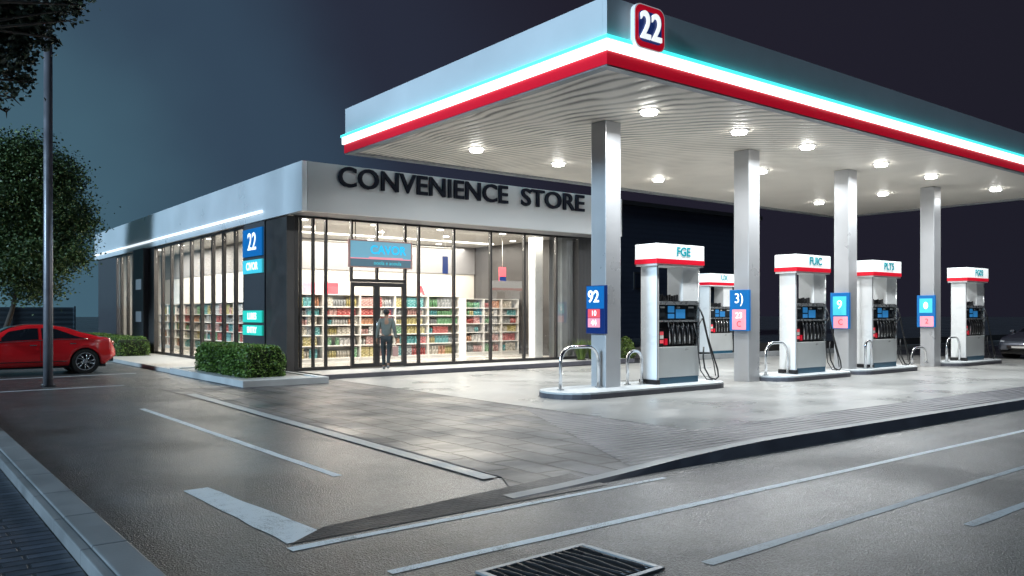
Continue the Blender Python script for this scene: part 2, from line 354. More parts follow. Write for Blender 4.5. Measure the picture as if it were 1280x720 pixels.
# ---------------------------------------------------------------- mesh helpers
class MB:
    def __init__(s): s.bm = bmesh.new()
    def box(s, x0, y0, z0, x1, y1, z1, bev=0.0):
        b = bmesh.new() if bev else s.bm
        x0, x1 = min(x0, x1), max(x0, x1); y0, y1 = min(y0, y1), max(y0, y1); z0, z1 = min(z0, z1), max(z0, z1)
        v = [b.verts.new(p) for p in ((x0,y0,z0),(x1,y0,z0),(x1,y1,z0),(x0,y1,z0),(x0,y0,z1),(x1,y0,z1),(x1,y1,z1),(x0,y1,z1))]
        for f in ((0,3,2,1),(4,5,6,7),(0,1,5,4),(1,2,6,5),(2,3,7,6),(3,0,4,7)): b.faces.new([v[i] for i in f])
        if bev:
            bmesh.ops.bevel(b, geom=b.edges[:], offset=bev, segments=2, affect='EDGES', profile=0.6)
            s._merge(b)
        return s
    def _merge(s, b, mtx=None):
        mp = {v: s.bm.verts.new(mtx @ v.co if mtx else v.co) for v in b.verts}
        for f in b.faces:
            try:
                nf = s.bm.faces.new([mp[v] for v in f.verts]); nf.smooth = f.smooth
            except ValueError: pass
        b.free()
    def prism(s, pts, z0, z1):
        lo = [s.bm.verts.new((p[0], p[1], z0)) for p in pts]; hi = [s.bm.verts.new((p[0], p[1], z1)) for p in pts]
        n = len(pts); s.bm.faces.new(lo[::-1]); s.bm.faces.new(hi)
        for i in range(n): s.bm.faces.new((lo[i], lo[(i+1) % n], hi[(i+1) % n], hi[i]))
        return s
    def sheet(s, pts, z):
        s.bm.faces.new([s.bm.verts.new((p[0], p[1], z)) for p in pts]); return s
    def face(s, pts):
        s.bm.faces.new([s.bm.verts.new(p) for p in pts]); return s
    def tube(s, path, r, seg=10, cap=True):
        path = [Vector(p) for p in path]; rings = []
        n = len(path); rr = r if isinstance(r, (list, tuple)) else [r] * n
        up = None
        for i, p in enumerate(path):
            t = (path[min(i+1, n-1)] - path[max(i-1, 0)]).normalized()
            if up is None:
                up = Vector((0,0,1)) if abs(t.z) < 0.9 else Vector((1,0,0))
            a = t.cross(up).normalized(); b = a.cross(t).normalized(); up = b
            rings.append([s.bm.verts.new(p + (a*math.cos(2*PI*k/seg) + b*math.sin(2*PI*k/seg))*rr[i]) for k in range(seg)])
        for i in range(n-1):
            for k in range(seg):
                f = s.bm.faces.new((rings[i][k], rings[i][(k+1) % seg], rings[i+1][(k+1) % seg], rings[i+1][k])); f.smooth = True
        if cap:
            s.bm.faces.new(rings[0][::-1]); s.bm.faces.new(rings[-1])
        return s
    def cyl(s, p0, p1, r, seg=20): return s.tube([p0, p1], r, seg)
    def ring(s, c, axis, r0, r1, h, seg=32):
        """annulus/disc thickness h along axis ('Y' or 'Z')"""
        c = Vector(c)
        def P(a, r, o):
            return c + (Vector((math.cos(a)*r, o, math.sin(a)*r)) if axis == 'Y' else Vector((math.cos(a)*r, math.sin(a)*r, o)))
        vs = [[s.bm.verts.new(P(2*PI*k/seg, r, o)) for k in range(seg)] for r, o in ((r0, -h/2), (r1, -h/2), (r1, h/2), (r0, h/2))]
        for j in range(4):
            for k in range(seg):
                s.bm.faces.new((vs[j][k], vs[j][(k+1) % seg], vs[(j+1) % 4][(k+1) % seg], vs[(j+1) % 4][k]))
        return s
    def build(s, name, m, parent=None, smooth=False, loc=None):
        bmesh.ops.recalc_face_normals(s.bm, faces=s.bm.faces[:])
        me = bpy.data.meshes.new(name); s.bm.to_mesh(me); s.bm.free()
        if m: me.materials.append(m)
        if smooth:
            for p in me.polygons: p.use_smooth = True
        o = bpy.data.objects.new(name, me); COL.objects.link(o)
        if parent: o.parent = parent
        if loc: o.location = loc
        return o

def tag(o, label=None, cat=None, group=None, kind=None):
    if label: o['label'] = label
    if cat: o['category'] = cat
    if group: o['group'] = group
    if kind: o['kind'] = kind
    return o
def thing(name, loc, label, cat, group=None, rz=0):
    o = bpy.data.objects.new(name, None); COL.objects.link(o); o.empty_display_size = 0.3
    o.location = loc; o.rotation_euler = (0, 0, rz)
    return tag(o, label, cat, group)
def struct(name, mb, m): return tag(mb.build(name, m), kind='structure')
def kids(o): return [c for c in bpy.data.objects if c.parent == o]
def copy_tree(o, parent=None, ch=None):
    c = o.copy(); COL.objects.link(c)
    if parent: c.parent = parent
    for k in kids(o):
        if k is not c: copy_tree(k, c)
    return c

def text(name, s, size, m, parent, loc, face='-Y', extrude=0.01, align='CENTER', offset=0.0, xs=1.0, space=1.0):
    cu = bpy.data.curves.new(name, 'FONT'); cu.body = s; cu.size = size; cu.extrude = extrude
    cu.align_x = align; cu.align_y = 'CENTER'; cu.offset = offset; cu.space_character = space; cu.resolution_u = 4
    tmp = bpy.data.objects.new('tmp', cu); COL.objects.link(tmp)
    bpy.context.view_layer.update()
    me = bpy.data.meshes.new_from_object(tmp.evaluated_get(bpy.context.evaluated_depsgraph_get()))
    bpy.data.objects.remove(tmp); bpy.data.curves.remove(cu)
    rot = {'-Y': Matrix.Rotation(R(90), 4, 'X'), '-X': Matrix.Rotation(R(-90), 4, 'Z') @ Matrix.Rotation(R(90), 4, 'X')}[face]
    me.transform(rot @ Matrix.Diagonal((xs, 1, 1, 1)))
    me.materials.clear(); me.materials.append(m)
    o = bpy.data.objects.new(name, me); COL.objects.link(o); o.location = loc
    if parent: o.parent = parent
    return o

def leaves_mesh(name, centers, size, m, parent=None, seed=1, aspect=1.7, updown=0.5):
    rnd = random.Random(seed); V = []; Fc = []
    for c in centers:
        s = size * rnd.uniform(0.6, 1.3)
        d = Vector((rnd.gauss(0,1), rnd.gauss(0,1), rnd.gauss(0,1)*updown)).normalized()
        u = Vector((rnd.gauss(0,1), rnd.gauss(0,1), rnd.gauss(0,1))); n = d.cross(u).normalized(); w = n * s * 0.5 / aspect * 1.3
        c = Vector(c); a = c - d*s*0.5; b = c + d*s*0.5; k = n.cross(d) * s * 0.12
        i = len(V); V += [a, c - w + k, b, c + w + k]; Fc.append((i, i+1, i+2, i+3))
    me = bpy.data.meshes.new(name); me.from_pydata([tuple(v) for v in V], [], Fc); me.materials.append(m)
    o = bpy.data.objects.new(name, me); COL.objects.link(o)
    if parent: o.parent = parent
    return o

# ================================================================ GROUND
g = MB(); g.sheet([(-400, -400), (600, -400), (600, 600), (-400, 600)], -0.012); struct('ground', g, M['ground'])
g = MB(); g.sheet([(-120, -4.5), (160, -4.5), (160, 6.02), (-120, 6.02)], 0.0); struct('road', g, M['asphalt'])
g = MB(); g.sheet([(1.35, 6.02), (5.0, 6.02), (5.0, 19.0), (6.5, 19.0), (6.5, 46), (-14, 46), (-14, 22.3), (1.35, 22.3)], 0.0); struct('driveway', g, M['asphalt_drive'])
g = MB(); g.sheet([(33, 6.4), (70, 6.4), (70, 26), (33, 26)], 0.004); struct('side_lot', g, M['asphalt_drive'])
# pavers between the driveway and the concrete
g = MB(); g.sheet([(4.7, 6.05), (9.15, 6.12), (9.15, 20.6), (6.5, 20.6), (6.5, 19.0), (5.0, 19.0), (5.0, 6.6)], 0.010); struct('paved_forecourt', g, M['pavers'])
g = MB(); g.sheet([(9.15, 7.62), (33, 7.62), (33, 19.2), (9.15, 19.2)], 0.014); struct('concrete_forecourt', g, M['pad'])
g = MB(); g.sheet([(6.4, 6.12), (40, 6.12), (40, 7.62), (9.15, 7.62), (9.1, 11.5)], 0.0135); struct('ribbed_paving', g, M['ribbed'])
# band along the edge of the pavers
g = MB(); g.sheet([(4.78, 6.62), (4.96, 6.62), (5.24, 17.4), (5.06, 17.4)], 0.014); struct('paver_edge_strip', g, M['edge'])
g = MB(); g.sheet([(4.99, 6.62), (5.02, 6.62), (5.30, 17.4), (5.27, 17.4)], 0.0145); struct('paver_joint', g, M['kerb_dark'])
# dropped sett strip over the driveway mouth that grows into a kerb
g = MB()
g.face([(2.35, 5.62, 0.004), (5.6, 5.70, 0.006), (5.6, 6.25, 0.03), (4.4, 6.12, 0.016), (2.75, 5.92, 0.006)]); struct('sett_strip', g, M['cobble'])
def kerb_strip():
    a = MB(); b = MB()
    N = 60
    for i in range(N):
        x0 = 4.5 + (i / N) ** 1.6 * 60; x1 = 4.5 + ((i + 1) / N) ** 1.6 * 60
        def h(x): return 0.012 + 0.13 * (lambda q: q * q * (3 - 2 * q))(min(1, max(0, (x - 4.5) / 4.5)))
        def yo(x): return 5.86 - 0.14 * max(0, 1 - (x - 4.5) / 2.5)
        w = 0.20
        a.face([(x0, yo(x0) + .06, h(x0)), (x1, yo(x1) + .06, h(x1)), (x1, yo(x1) + w, h(x1) + .004), (x0, yo(x0) + w, h(x0) + .004)])
        a.face([(x0, yo(x0) + w, h(x0) + .004), (x1, yo(x1) + w, h(x1) + .004), (x1, yo(x1) + w + .08, 0.0), (x0, yo(x0) + w + .08, 0.0)])
        b.face([(x0, yo(x0), -0.01), (x1, yo(x1), -0.01), (x1, yo(x1) + .06, h(x1)), (x0, yo(x0) + .06, h(x0))])
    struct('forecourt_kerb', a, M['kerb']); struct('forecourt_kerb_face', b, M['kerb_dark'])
kerb_strip()
# left sidewalk, kerb and verge
g = MB(); g.sheet([(-30, 5.0), (1.06, 5.0), (1.06, 22.3), (-30, 22.3)], 0.008); struct('brick_sidewalk', g, M['sidewalk'])
def left_kerb():
    a = MB(); b = MB()
    y = 5.0
    while y < 22.2:
        a.box(1.14, y, -0.01, 1.36, y + 0.99, 0.12, 0.012)
        b.box(1.07, y, -0.01, 1.137, y + 0.992, 0.105, 0.010); y += 1.0
    struct('driveway_kerb', a, M['kerb']); struct('driveway_kerb_backing', b, M['kerb'])
left_kerb()
# painted lines
def marking(pts, z, name='road_marking'): 
    g = MB(); g.sheet(pts, z); return tag(g.build(name, M['paint']), kind='structure')
def strip(x0, y0, x1, y1, w0, w1=None, z=0.004, n=24, wob=0.012, m='paint'):
    w1 = w1 or w0; g = MB(); a = Vector((x0, y0)); b = Vector((x1, y1)); d = (b - a).normalized(); nn = Vector((-d.y, d.x))
    prev = None
    for i in range(n + 1):
        t = i / n; p = a.lerp(b, t); w = (w0 + (w1 - w0) * t) / 2
        o1 = w + wob * noise.noise(Vector((p.x * 2.1, p.y * 2.3, 1.0))); o2 = w + wob * noise.noise(Vector((p.x * 2.3, p.y * 1.9, 7.0)))
        q = (g.bm.verts.new((*(p + nn * o1), z)), g.bm.verts.new((*(p - nn * o2), z)))
        if prev: g.bm.faces.new((prev[0], prev[1], q[1], q[0]))
        prev = q
    return tag(g.build('road_marking', M[m]), kind='structure')
strip(2.3, 5.50, 6.3, 5.60, 0.10, 0.06)
strip(2.6, 4.62, 60, 5.30, 0.085, 0.09, n=80)
strip(4.35, 3.50, 10.2, 3.62, 0.10, 0.07, m='faded')
strip(6.75, 2.88, 12.5, 2.95, 0.09, m='faded')
strip(3.74, 7.7, 3.70, 15.3, 0.10)
strip(2.52, 5.66, 2.40, 7.95, 0.34, 0.24, wob=0.02)
for x0, y0, x1, y1 in ((-6, 19.8, 4.6, 20.6), (-6, 23.6, 5.8, 24.6), (2.0, 30.2, 6.4, 30.2), (-2.0, 33.4, 6.3, 33.4)):
    strip(x0, y0, x1, y1, 0.13)
# drain grate
def grate():
    o = thing('drain_grate', (3.53, 3.93, 0.0), 'rectangular drain grate with wavy dark bars set in the road', 'drain grate', rz=R(3))
    hw, hh = 0.49, 0.37
    f = MB(); w = 0.045
    f.box(-hw, -hh, 0.002, hw, -hh + w, 0.018, .004); f.box(-hw, hh - w, 0.002, hw, hh, 0.018, .004)
    f.box(-hw, -hh + w, 0.002, -hw + w, hh - w, 0.018, .004); f.box(hw - w, -hh + w, 0.002, hw, hh - w, 0.018, .004)
    f.build('frame', M['grate_rim'], o)
    p = MB(); p.sheet([(-hw + .02, -hh + .02), (hw - .02, -hh + .02), (hw - .02, hh - .02), (-hw + .02, hh - .02)], 0.0035); p.build('pit', M['pit'], o)
    b = MB()
    for i in range(12):
        x = -hw + w + 0.04 + i * (2 * hw - 2 * w - 0.08) / 11
        b.tube([(x + 0.012 * math.sin(i * 1.7 + k * 1.1), -hh + w + k * (2 * hh - 2 * w) / 8, 0.010) for k in range(9)], 0.011, 6)
    b.build('bars', M['iron'], o)
grate()

# ================================================================ CANOPY
CX0, CX1, CY0, CY1, CZ0, CZ1 = 9.2, 31.4, 9.38, 18.55, 5.66, 6.72
can = thing('fuel_canopy', (20.3, 14.0, 0), 'large flat fuel canopy on square columns edged with glowing white and red bands', 'canopy')
def L(x, y, z): return (x - 20.3, y - 14.0, z)
def cbox(mb, x0, y0, z0, x1, y1, z1, bev=0): return mb.box(x0 - 20.3, y0 - 14, z0, x1 - 20.3, y1 - 14, z1, bev)
b = MB(); cbox(b, CX0 + .25, CY0 + .25, CZ0 + .06, CX1 - .25, CY1 - .25, CZ1 - .15); b.build('roof', M['roof'], can)
s = MB(); cbox(s, CX0 + .10, CY0 + .10, CZ0 + .0, CX1 - .10, CY1 - .10, CZ0 + .055); s.build('ceiling', M['soffit'], can)
f = MB()
for a in ((CX0, CY0, CX1, CY0 + .10), (CX0, CY1 - .10, CX1, CY1), (CX0, CY0 + .102, CX0 + .10, CY1 - .102), (CX1 - .10, CY0 + .102, CX1, CY1 - .102)):
    cbox(f, a[0], a[1], CZ0 + .25, a[2], a[3], CZ1)
fas = f.build('fascia', M['fascia'], can)
def band(name, z0, z1, out, m):
    d = MB(); o = out
    cbox(d, CX0 - o, CY0 - o, z0, CX1 + o, CY0 + .10, z1)
    cbox(d, CX0 - o, CY1 - .10, z0, CX1 + o, CY1 + o, z1)
    cbox(d, CX0 - o, CY0 + .102, z0, CX0 + .10, CY1 - .102, z1)
    cbox(d, CX1 - .10, CY0 + .102, z0, CX1 + o, CY1 - .102, z1)
    d.build(name, m, can)
band('red_band', CZ0 - .03, CZ0 + .185, .02, M['red'])
band('white_light_band', CZ0 + .187, CZ0 + .352, .06, M['led'])
band('cyan_light_band', CZ0 + .354, CZ0 + .41, .085, M['cyan'])
lip = MB()
cbox(lip, CX0 - .005, CY0 - .005, CZ0 - .058, CX1 + .005, CY0 + .16, CZ0 - .031); cbox(lip, CX0 - .005, CY1 - .16, CZ0 - .058, CX1 + .005, CY1 + .005, CZ0 - .031)
cbox(lip, CX0 - .005, CY0 + .162, CZ0 - .058, CX0 + .16, CY1 - .162, CZ0 - .031); cbox(lip, CX1 - .16, CY0 + .162, CZ0 - .058, CX1 + .005, CY1 - .162, CZ0 - .031)
cbox(lip, CX0 + .105, CY1 - .16, CZ0 - .0305, CX1 - .105, CY1 - .105, CZ0 - .002); cbox(lip, CX1 - .16, CY0 + .163, CZ0 - .0305, CX1 - .105, CY1 - .163, CZ0 - .002)
lip.build('edge_trim', M['grate_rim'], can)
COLX = (12.13, 16.94, 21.43, 26.40)
for x in COLX:
    c = MB(); cbox(c, x - .22, 12.18, 0.0, x + .22, 12.62, CZ0 + .0, 0.02); c.build('column', M['column'], can)
lamps = [(11.5, 16.2), (14.3, 16.4), (18.3, 16.5), (22.2, 16.4), (26.6, 16.4), (12.04, 11.1), (14.9, 11.1), (17.5, 11.1), (21.1, 11.2), (24.1, 11.3), (26.3, 13.9), (28.2, 11.2), (19.5, 13.8)]
for x, y in lamps:
    r_ = MB(); r_.ring(L(x, y, CZ0 - .012), 'Z', .151, .21, .02); ro = r_.build('ceiling_light', M['rim'], can)
    d_ = MB(); d_.ring(L(x, y, CZ0 - .042), 'Z', .001, .15, .07); d_.build('lamp_disc', M['lamp'], ro)
    ld = bpy.data.lights.new('canopy_lamp', 'AREA'); ld.shape = 'DISK'; ld.size = 0.24; ld.energy = 170; ld.color = (0.95, 0.99, 1.0); ld.spread = R(165)
    lo = bpy.data.objects.new('canopy_lamp', ld); COL.objects.link(lo); lo.location = L(x, y, CZ0 - .085); lo.parent = can
# round-cornered number badge on the front fascia
def badge():
    def rr(w, h, r, y0, y1, n=6):
        pts = []
        for cx, cz, a0 in ((w - r, h - r, 0), (-w + r, h - r, 90), (-w + r, -h + r, 180), (w - r, -h + r, 270)):
            for i in range(n + 1):
                a = R(a0 + 90 * i / n); pts.append((cx + r * math.cos(a), cz + r * math.sin(a)))
        m = MB(); lo = [m.bm.verts.new((p[0], y0, p[1])) for p in pts]; hi = [m.bm.verts.new((p[0], y1, p[1])) for p in pts]
        m.bm.faces.new(lo); m.bm.faces.new(hi[::-1]); k = len(pts)
        for i in range(k): m.bm.faces.new((lo[i], hi[i], hi[(i+1) % k], lo[(i+1) % k]))
        return m
    loc = L(10.02, CY0, 6.33)
    o = rr(.36, .36, .15, -.16, -.072).build('number_badge', mat('badge rim', (0.8, 0.8, 0.82), 0.3, emis=(0.8, 0.8, 0.85), es=0.25), can, loc=loc)
    rr(.342, .342, .14, -.166, -.10).build('badge_border', mat('badge red', (0.6, 0.006, 0.02), 0.3, emis=(0.65, 0.004, 0.025), es=0.45), o)
    rr(.27, .25, .10, -.172, -.12).build('badge_face', mat('badge navy', (0.01, 0.03, 0.16), 0.3, emis=(0.01, 0.03, 0.16), es=0.5), o)
    text('numerals', '22', .62, M['glyph'], o, (0.0, -.19, -.01), '-Y', 0.014, offset=0.010, xs=0.80, space=1.06)
badge()

# ---- signs hanging on the columns
def col_sign(x, spec, label):
    y0, y1 = 12.12, 12.68
    o = thing('column_sign', (x - .22, 12.4, 1.25), label, 'sign', 'signs on the canopy columns')
    X = -0.09
    b = MB(); b.box(-0.085, y0 - 12.4, 0, -0.004, y1 - 12.4, 1.0, .008); b.build('panel', M['blue_dark' if spec == 'a' else 'blue'], o)
    f = MB()
    if spec == 'a':
        f.box(X, -.26, .52, X + .003, .26, .985); f.build('top_panel', M['blue'], o)
        text('lettering', '92', .34, M['glyph'], o, (X - .002, 0.05, .76), '-X', .004, offset=.008)
        g = MB(); g.box(X, -.14, .33, X + .003, .22, .51); p = g.build('coral_panel', M['pinkred'], o); text('lettering', '10', .16, M['glyph'], p, (X - .002, .04, .42), '-X', .003)
        g = MB(); g.box(X, -.14, .13, X + .003, .22, .32); p = g.build('pink_panel', M['pink'], o); text('lettering', '44', .16, M['glyph'], p, (X - .002, .04, .225), '-X', .003, offset=.004)
    elif spec == 'b':
        text('lettering', '3)', .34, M['glyph'], o, (X - .002, 0, .78), '-X', .004)
        g = MB(); g.box(X, -.2, .03, X + .003, .2, .52); p = g.build('pink_panel', M['pink'], o)
        text('lettering', '23', .2, M['glyph'], p, (X - .002, 0, .37), '-X', .003, offset=.004); text('lettering', 'C', .2, M['glyph_red'], p, (X - .002, 0, .16), '-X', .003)
    else:
        g = MB(); g.box(X, -.2, .38 if spec == 'c' else .45, X + .003, .2, .9); p = g.build('aqua_panel', M['aqua'], o)
        if spec == 'c': text('lettering', '9', .34, M['glyph'], p, (X - .002, 0, .66), '-X', .003)
        else:
            e = MB(); e.ring((X - .004, 0, .68), 'Y', .001, .1, .02); bmesh.ops.rotate(e.bm, verts=e.bm.verts[:], cent=(X - .004, 0, .68), matrix=Matrix.Rotation(R(90), 3, 'Z')); bmesh.ops.scale(e.bm, verts=e.bm.verts[:], vec=(0.15, .7, 1.1), space=Matrix.Translation((-(X - .004), 0, -.68))); e.build('drop_mark', M['glyph'], p)
        g = MB(); g.box(X - .001, -.24, .02, X + .002, .18, .34); p = g.build('pink_panel', M['pink'], o)
        text('lettering', 'C' if spec == 'c' else '2', .22, M['glyph_red'], p, (X - .004, -.03, .18), '-X', .003)
    return o
col_sign(COLX[0], 'a', 'navy column sign reading 92 above coral 10 and pink 44 panels')
col_sign(COLX[1], 'b', 'blue column sign with a curled white mark over a tall pink panel')
col_sign(COLX[2], 'c', 'blue column sign with a glowing 9 over a pink C panel')
col_sign(COLX[3], 'd', 'blue column sign with a white drop over a pink 2 panel')

# ================================================================ PUMPS
def island(x0, x1, label, y0=11.5, y1=12.9, h=0.13):
    o = thing('pump_island', ((x0 + x1) / 2, (y0 + y1) / 2, 0.012), label, 'pump island', 'raised islands under the pumps')
    r = (y1 - y0) / 2; hx = (x1 - x0) / 2
    def cap(rr, hxx):
        pts = []
        for i in range(13): a = R(-90 + 15 * i); pts.append((hxx - rr + rr * math.cos(a), rr * math.sin(a)))
        for i in range(13): a = R(90 + 15 * i); pts.append((-hxx + rr + rr * math.cos(a), rr * math.sin(a)))
        return pts
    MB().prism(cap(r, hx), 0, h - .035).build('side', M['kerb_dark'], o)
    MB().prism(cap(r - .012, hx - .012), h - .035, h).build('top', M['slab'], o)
    return o
def arc(c, r, a0, a1, n, yy=0): return [(c[0] + r * math.cos(R(a0 + (a1 - a0) * i / n)), yy, c[1] + r * math.sin(R(a0 + (a1 - a0) * i / n))) for i in range(n + 1)]
PW, PD = 1.40, 0.46
def make_pump(name_s, label, loc, hose_var=0, scale=1.0):
    o = thing('fuel_pump', loc, label, 'fuel pump', 'fuel pumps under the canopy')
    # local: x 0..PW, y 0 (front) .. PD, z 0..3.02
    a = MB(); a.box(0, 0, .10, .075, PD, 2.56, .008); a.build('side_panel', M['white'], o)
    e = MB(); e.box(.0, -.012, .10, .035, -.001, 2.56); e.build('edge_trim', M['column'], o)
    p = MB(); p.box(.86, .02, 1.80, PW - .02, PD, 2.56, .008); p.build('post', M['white'], o)
    t = MB(); t.cyl((PW + .01, .03, .12), (PW + .01, .03, 2.55), .018, 8); t.build('hose_mast', M['steel'], o)
    c = MB(); c.box(.08, .0, .14, PW, PD, .80, .012); c.build('cabinet', M['panel'], o)
    k = MB(); k.box(.02, .012, .0, PW - .02, PD - .01, .14); k.build('base_trim', M['bluebase'], o)
    pl = MB(); pl.box(-.03, -.03, -.0, .077, PD + .02, .098); pl.build('plinth', M['iron'], o)
    # body behind display and nozzle bay
    q = MB(); q.box(.08, .16, .80, PW, PD, 1.72); q.build('housing', M['black'], o)
    fr = MB(); fr.box(.08, .0, 1.72, PW, PD, 1.79, .006); fr.box(.08, .0, 1.345, PW, .15, 1.38, .004); fr.box(PW - .03, .0, .80, PW, .155, 1.72, .004); fr.build('bay_frame', M['steel'], o)
    dp = MB(); dp.box(.10, .06, 1.385, PW - .035, .158, 1.715); d = dp.build('display', M['darkpanel'], o)
    for x0, x1, z0, z1, m in ((.14, .32, 1.46, 1.68, 'darkpanel'), (.42, .62, 1.55, 1.69, 'screen'), (.42, .62, 1.42, 1.52, 'screen'), (.68, .98, 1.42, 1.62, 'screen'), (1.05, 1.30, 1.45, 1.66, 'darkpanel')):
        g = MB(); g.box(x0, .045, z0, x1, .058, z1, .003); s_ = g.build('screen', M[m], d)
    for x, w in ((.70, .10), (1.08, .18), (.16, .14)):
        g = MB(); g.box(x, .040, 1.645, x + w, .044, 1.68); g.build('price_strip', M['slab'], d)
    # card rack on the sill
    rk = MB()
    for i in range(9): rk.box(.12 + i * .082, .12, 1.80, .12 + i * .082 + .06, .14, 1.80 + .12 + .012 * ((i * 7) % 3), .004)
    rk.box(.10, .10, 1.791, .86, .16, 1.81); rk.build('card_rack', M['iron'], o)
    # stickers / payment unit
    g = MB(); g.box(.16, .07, .84, .30, .158, 1.20, .006); pu = g.build('payment_unit', M['black'], o)
    for j, (z, m) in enumerate(((.88, 'pinkred'), (.98, 'shelf'), (1.06, 'pinkred'))):
        g = MB(); g.box(.175, .060, z, .285, .068, z + .075); g.build('sticker', M[m], pu)
    g = MB(); g.box(.36, .08, .84, .44, .158, .98); g.build('red_button', M['red'], o)
    for i in range(5):
        x = .52 + i * .165
        n = MB(); n.tube([(x, .10, 1.32), (x + .01, .03, 1.22), (x + .035, .02, 1.05), (x + .05, .06, .86)], [.022, .034, .034, .022], 8)
        n.tube([(x + .02, .02, 1.24), (x - .03, -.02, 1.12), (x + .0, .0, .98)], .010, 6)
        nz = n.build('nozzle', M['black'], o)
        g = MB(); g.tube([(x - .045, .10, 1.33), (x - .04, .06, 1.15), (x - .02, .07, .86)], .016, 6); g.build('spout', M['chrome'], nz)
    # hoses
    hs = MB()
    x = PW + .03
    hs.tube([(PW - .02, -.01, 1.68), (x + .05, -.05, 1.45), (x + .17, -.06, 1.05), (x + .38, -.08, .55), (x + .50, -.10, .25), (x + .50, -.12, .09), (x + .40, -.12, .035), (x + .22, -.10, .08), (x + .08, -.07, .30), (x + .05, -.05, .55), (x + .07, -.05, .78)], .019, 8)
    hs.tube([(PW - .2, -.02, 1.3), (PW - .12, -.05, 1.0), (PW - .08, -.05, .6), (PW - .02, -.06, .25), (x + .12, -.09, .05), (x + .3, -.12, .03)], .013, 6)
    hs.build('hose', M['rubber'], o)
    h2 = MB(); h2.tube([(PW - .08, .05, 1.10), (x + .02, -.05, 1.42), (x + .07, -.06, 1.28), (x + .2, -.08, .85), (x + .36, -.10, .40), (x + .40, -.12, .12)], .013, 8); h2.build('hose', M['rubber'], o)
    # topper
    tp = MB(); tp.box(-.10, -.10, 2.64, PW + .06, PD + .08, 3.03, .018); to = tp.build('topper', M['topper'], o)
    rb = MB(); rb.box(-.104, -.104, 2.60, PW + .064, PD + .084, 2.705, .006); rb.build('red_band', M['red'], to)
    ub = MB(); ub.box(-.085, -.085, 2.555, PW + .045, PD + .065, 2.598); ub.build('topper_base', M['white'], to)
    text('lettering', name_s, .27, M['teal'], to, (PW * .5 + .05, -.108, 2.865), '-Y', .005, offset=.006)
    if scale != 1.0: o.scale = (scale,) * 3
    return o
PY = 12.0
PX = (13.25, 18.39, 22.11, 27.94)
names = ('FGE', 'FUIC', 'PLT5', 'FG03')
labs = ('white fuel pump with topper reading FGE, largest and nearest the shop', 'white fuel pump with topper reading FUIC, between second and third canopy column',
        'white fuel pump with topper reading PLT5, beside the third canopy column', 'white fuel pump with topper reading FG03, beside the dark parked car')
for x, n_, l_ in zip(PX, names, labs):
    make_pump(n_, l_, (x, PY, .142))
make_pump('UX', 'far white fuel pump partly hidden behind the second column', (24.45, 19.55, .142))
island(10.35, 15.35, 'grey raised island under the FGE pump')
island(17.2, 20.7, 'grey raised island under the FUIC pump', 11.55, 12.85)
island(20.9, 24.4, 'grey raised island under the PLT5 pump', 11.6, 12.85)
island(26.62, 30.2, 'grey raised island under the FG03 pump', 11.6, 12.85)
island(23.6, 27.2, 'grey raised island under the far pump behind the column', 19.25, 20.35)
def hoop(x0, x1, y, label, h=.85, r=.035):
    o = thing('guard_hoop', (x0, y, .012), label, 'guard rail', 'steel guard hoops beside the pumps')
    w = x1 - x0; rr = min(.30, w * .45)
    path = [(0, 0, .10), (0, 0, h - rr)] + arc((rr, h - rr), rr, 180, 90, 6) + arc((w - rr, h - rr), rr, 90, 0, 6) + [(w, 0, .10)]
    MB().tube(path, r, 12).build('bent_tube', M['chrome'], o)
    f = MB()
    for xx in (0, w): f.ring((xx, 0, .142 - .0), 'Z', r + .001, .075, .02, 16)
    f.build('foot_flange', M['steel'], o)
hoop(10.78, 11.82, 12.3, 'steel guard hoop left of the first canopy column', .98)
hoop(12.72, 13.16, 12.35, 'small steel guard hoop between first column and FGE pump')
hoop(17.36, 18.28, 12.15, 'steel guard hoop left of the FUIC pump', .93)
hoop(21.72, 22.04, 11.98, 'steel guard hoop between third column and PLT5 pump', .9)
hoop(26.95, 27.84, 12.15, 'steel guard hoop left of the FG03 pump', .9)
hoop(25.0, 25.9, 12.3, 'steel guard hoop between PLT5 pump and fourth column', .62)

# ================================================================ STORE
SX0, SX1, SY0, SY1 = 8.76, 19.9, 21.05, 44.4
FZ, GT = 0.12, 4.30
st = thing('convenience_store', (SX0, SY0, 0), 'low flat roofed convenience store with tall lit glass walls', 'shop')
def S(x, y, z): return (x - SX0, y - SY0, z)
def sbox(mb, x0, y0, z0, x1, y1, z1, bev=0): return mb.box(x0 - SX0, y0 - SY0, z0, x1 - SX0, y1 - SY0, z1, bev)
b = MB(); sbox(b, SX0 + .02, SY0 + .02, .02, SX1 - .02, SY1 - .02, FZ + .01); b.build('floor', M['floor_in'], st)
b = MB(); sbox(b, SX0 + .16, SY0 + .16, GT + .12, SX1 - .1, SY1 - .1, GT + .18); b.build('ceiling', M['ceil_in'], st)
b = MB(); sbox(b, SX0 - .05, 20.0, GT + .55, SX1 + .15, SY1 + .3, 5.35); b.build('roof', M['roof'], st)
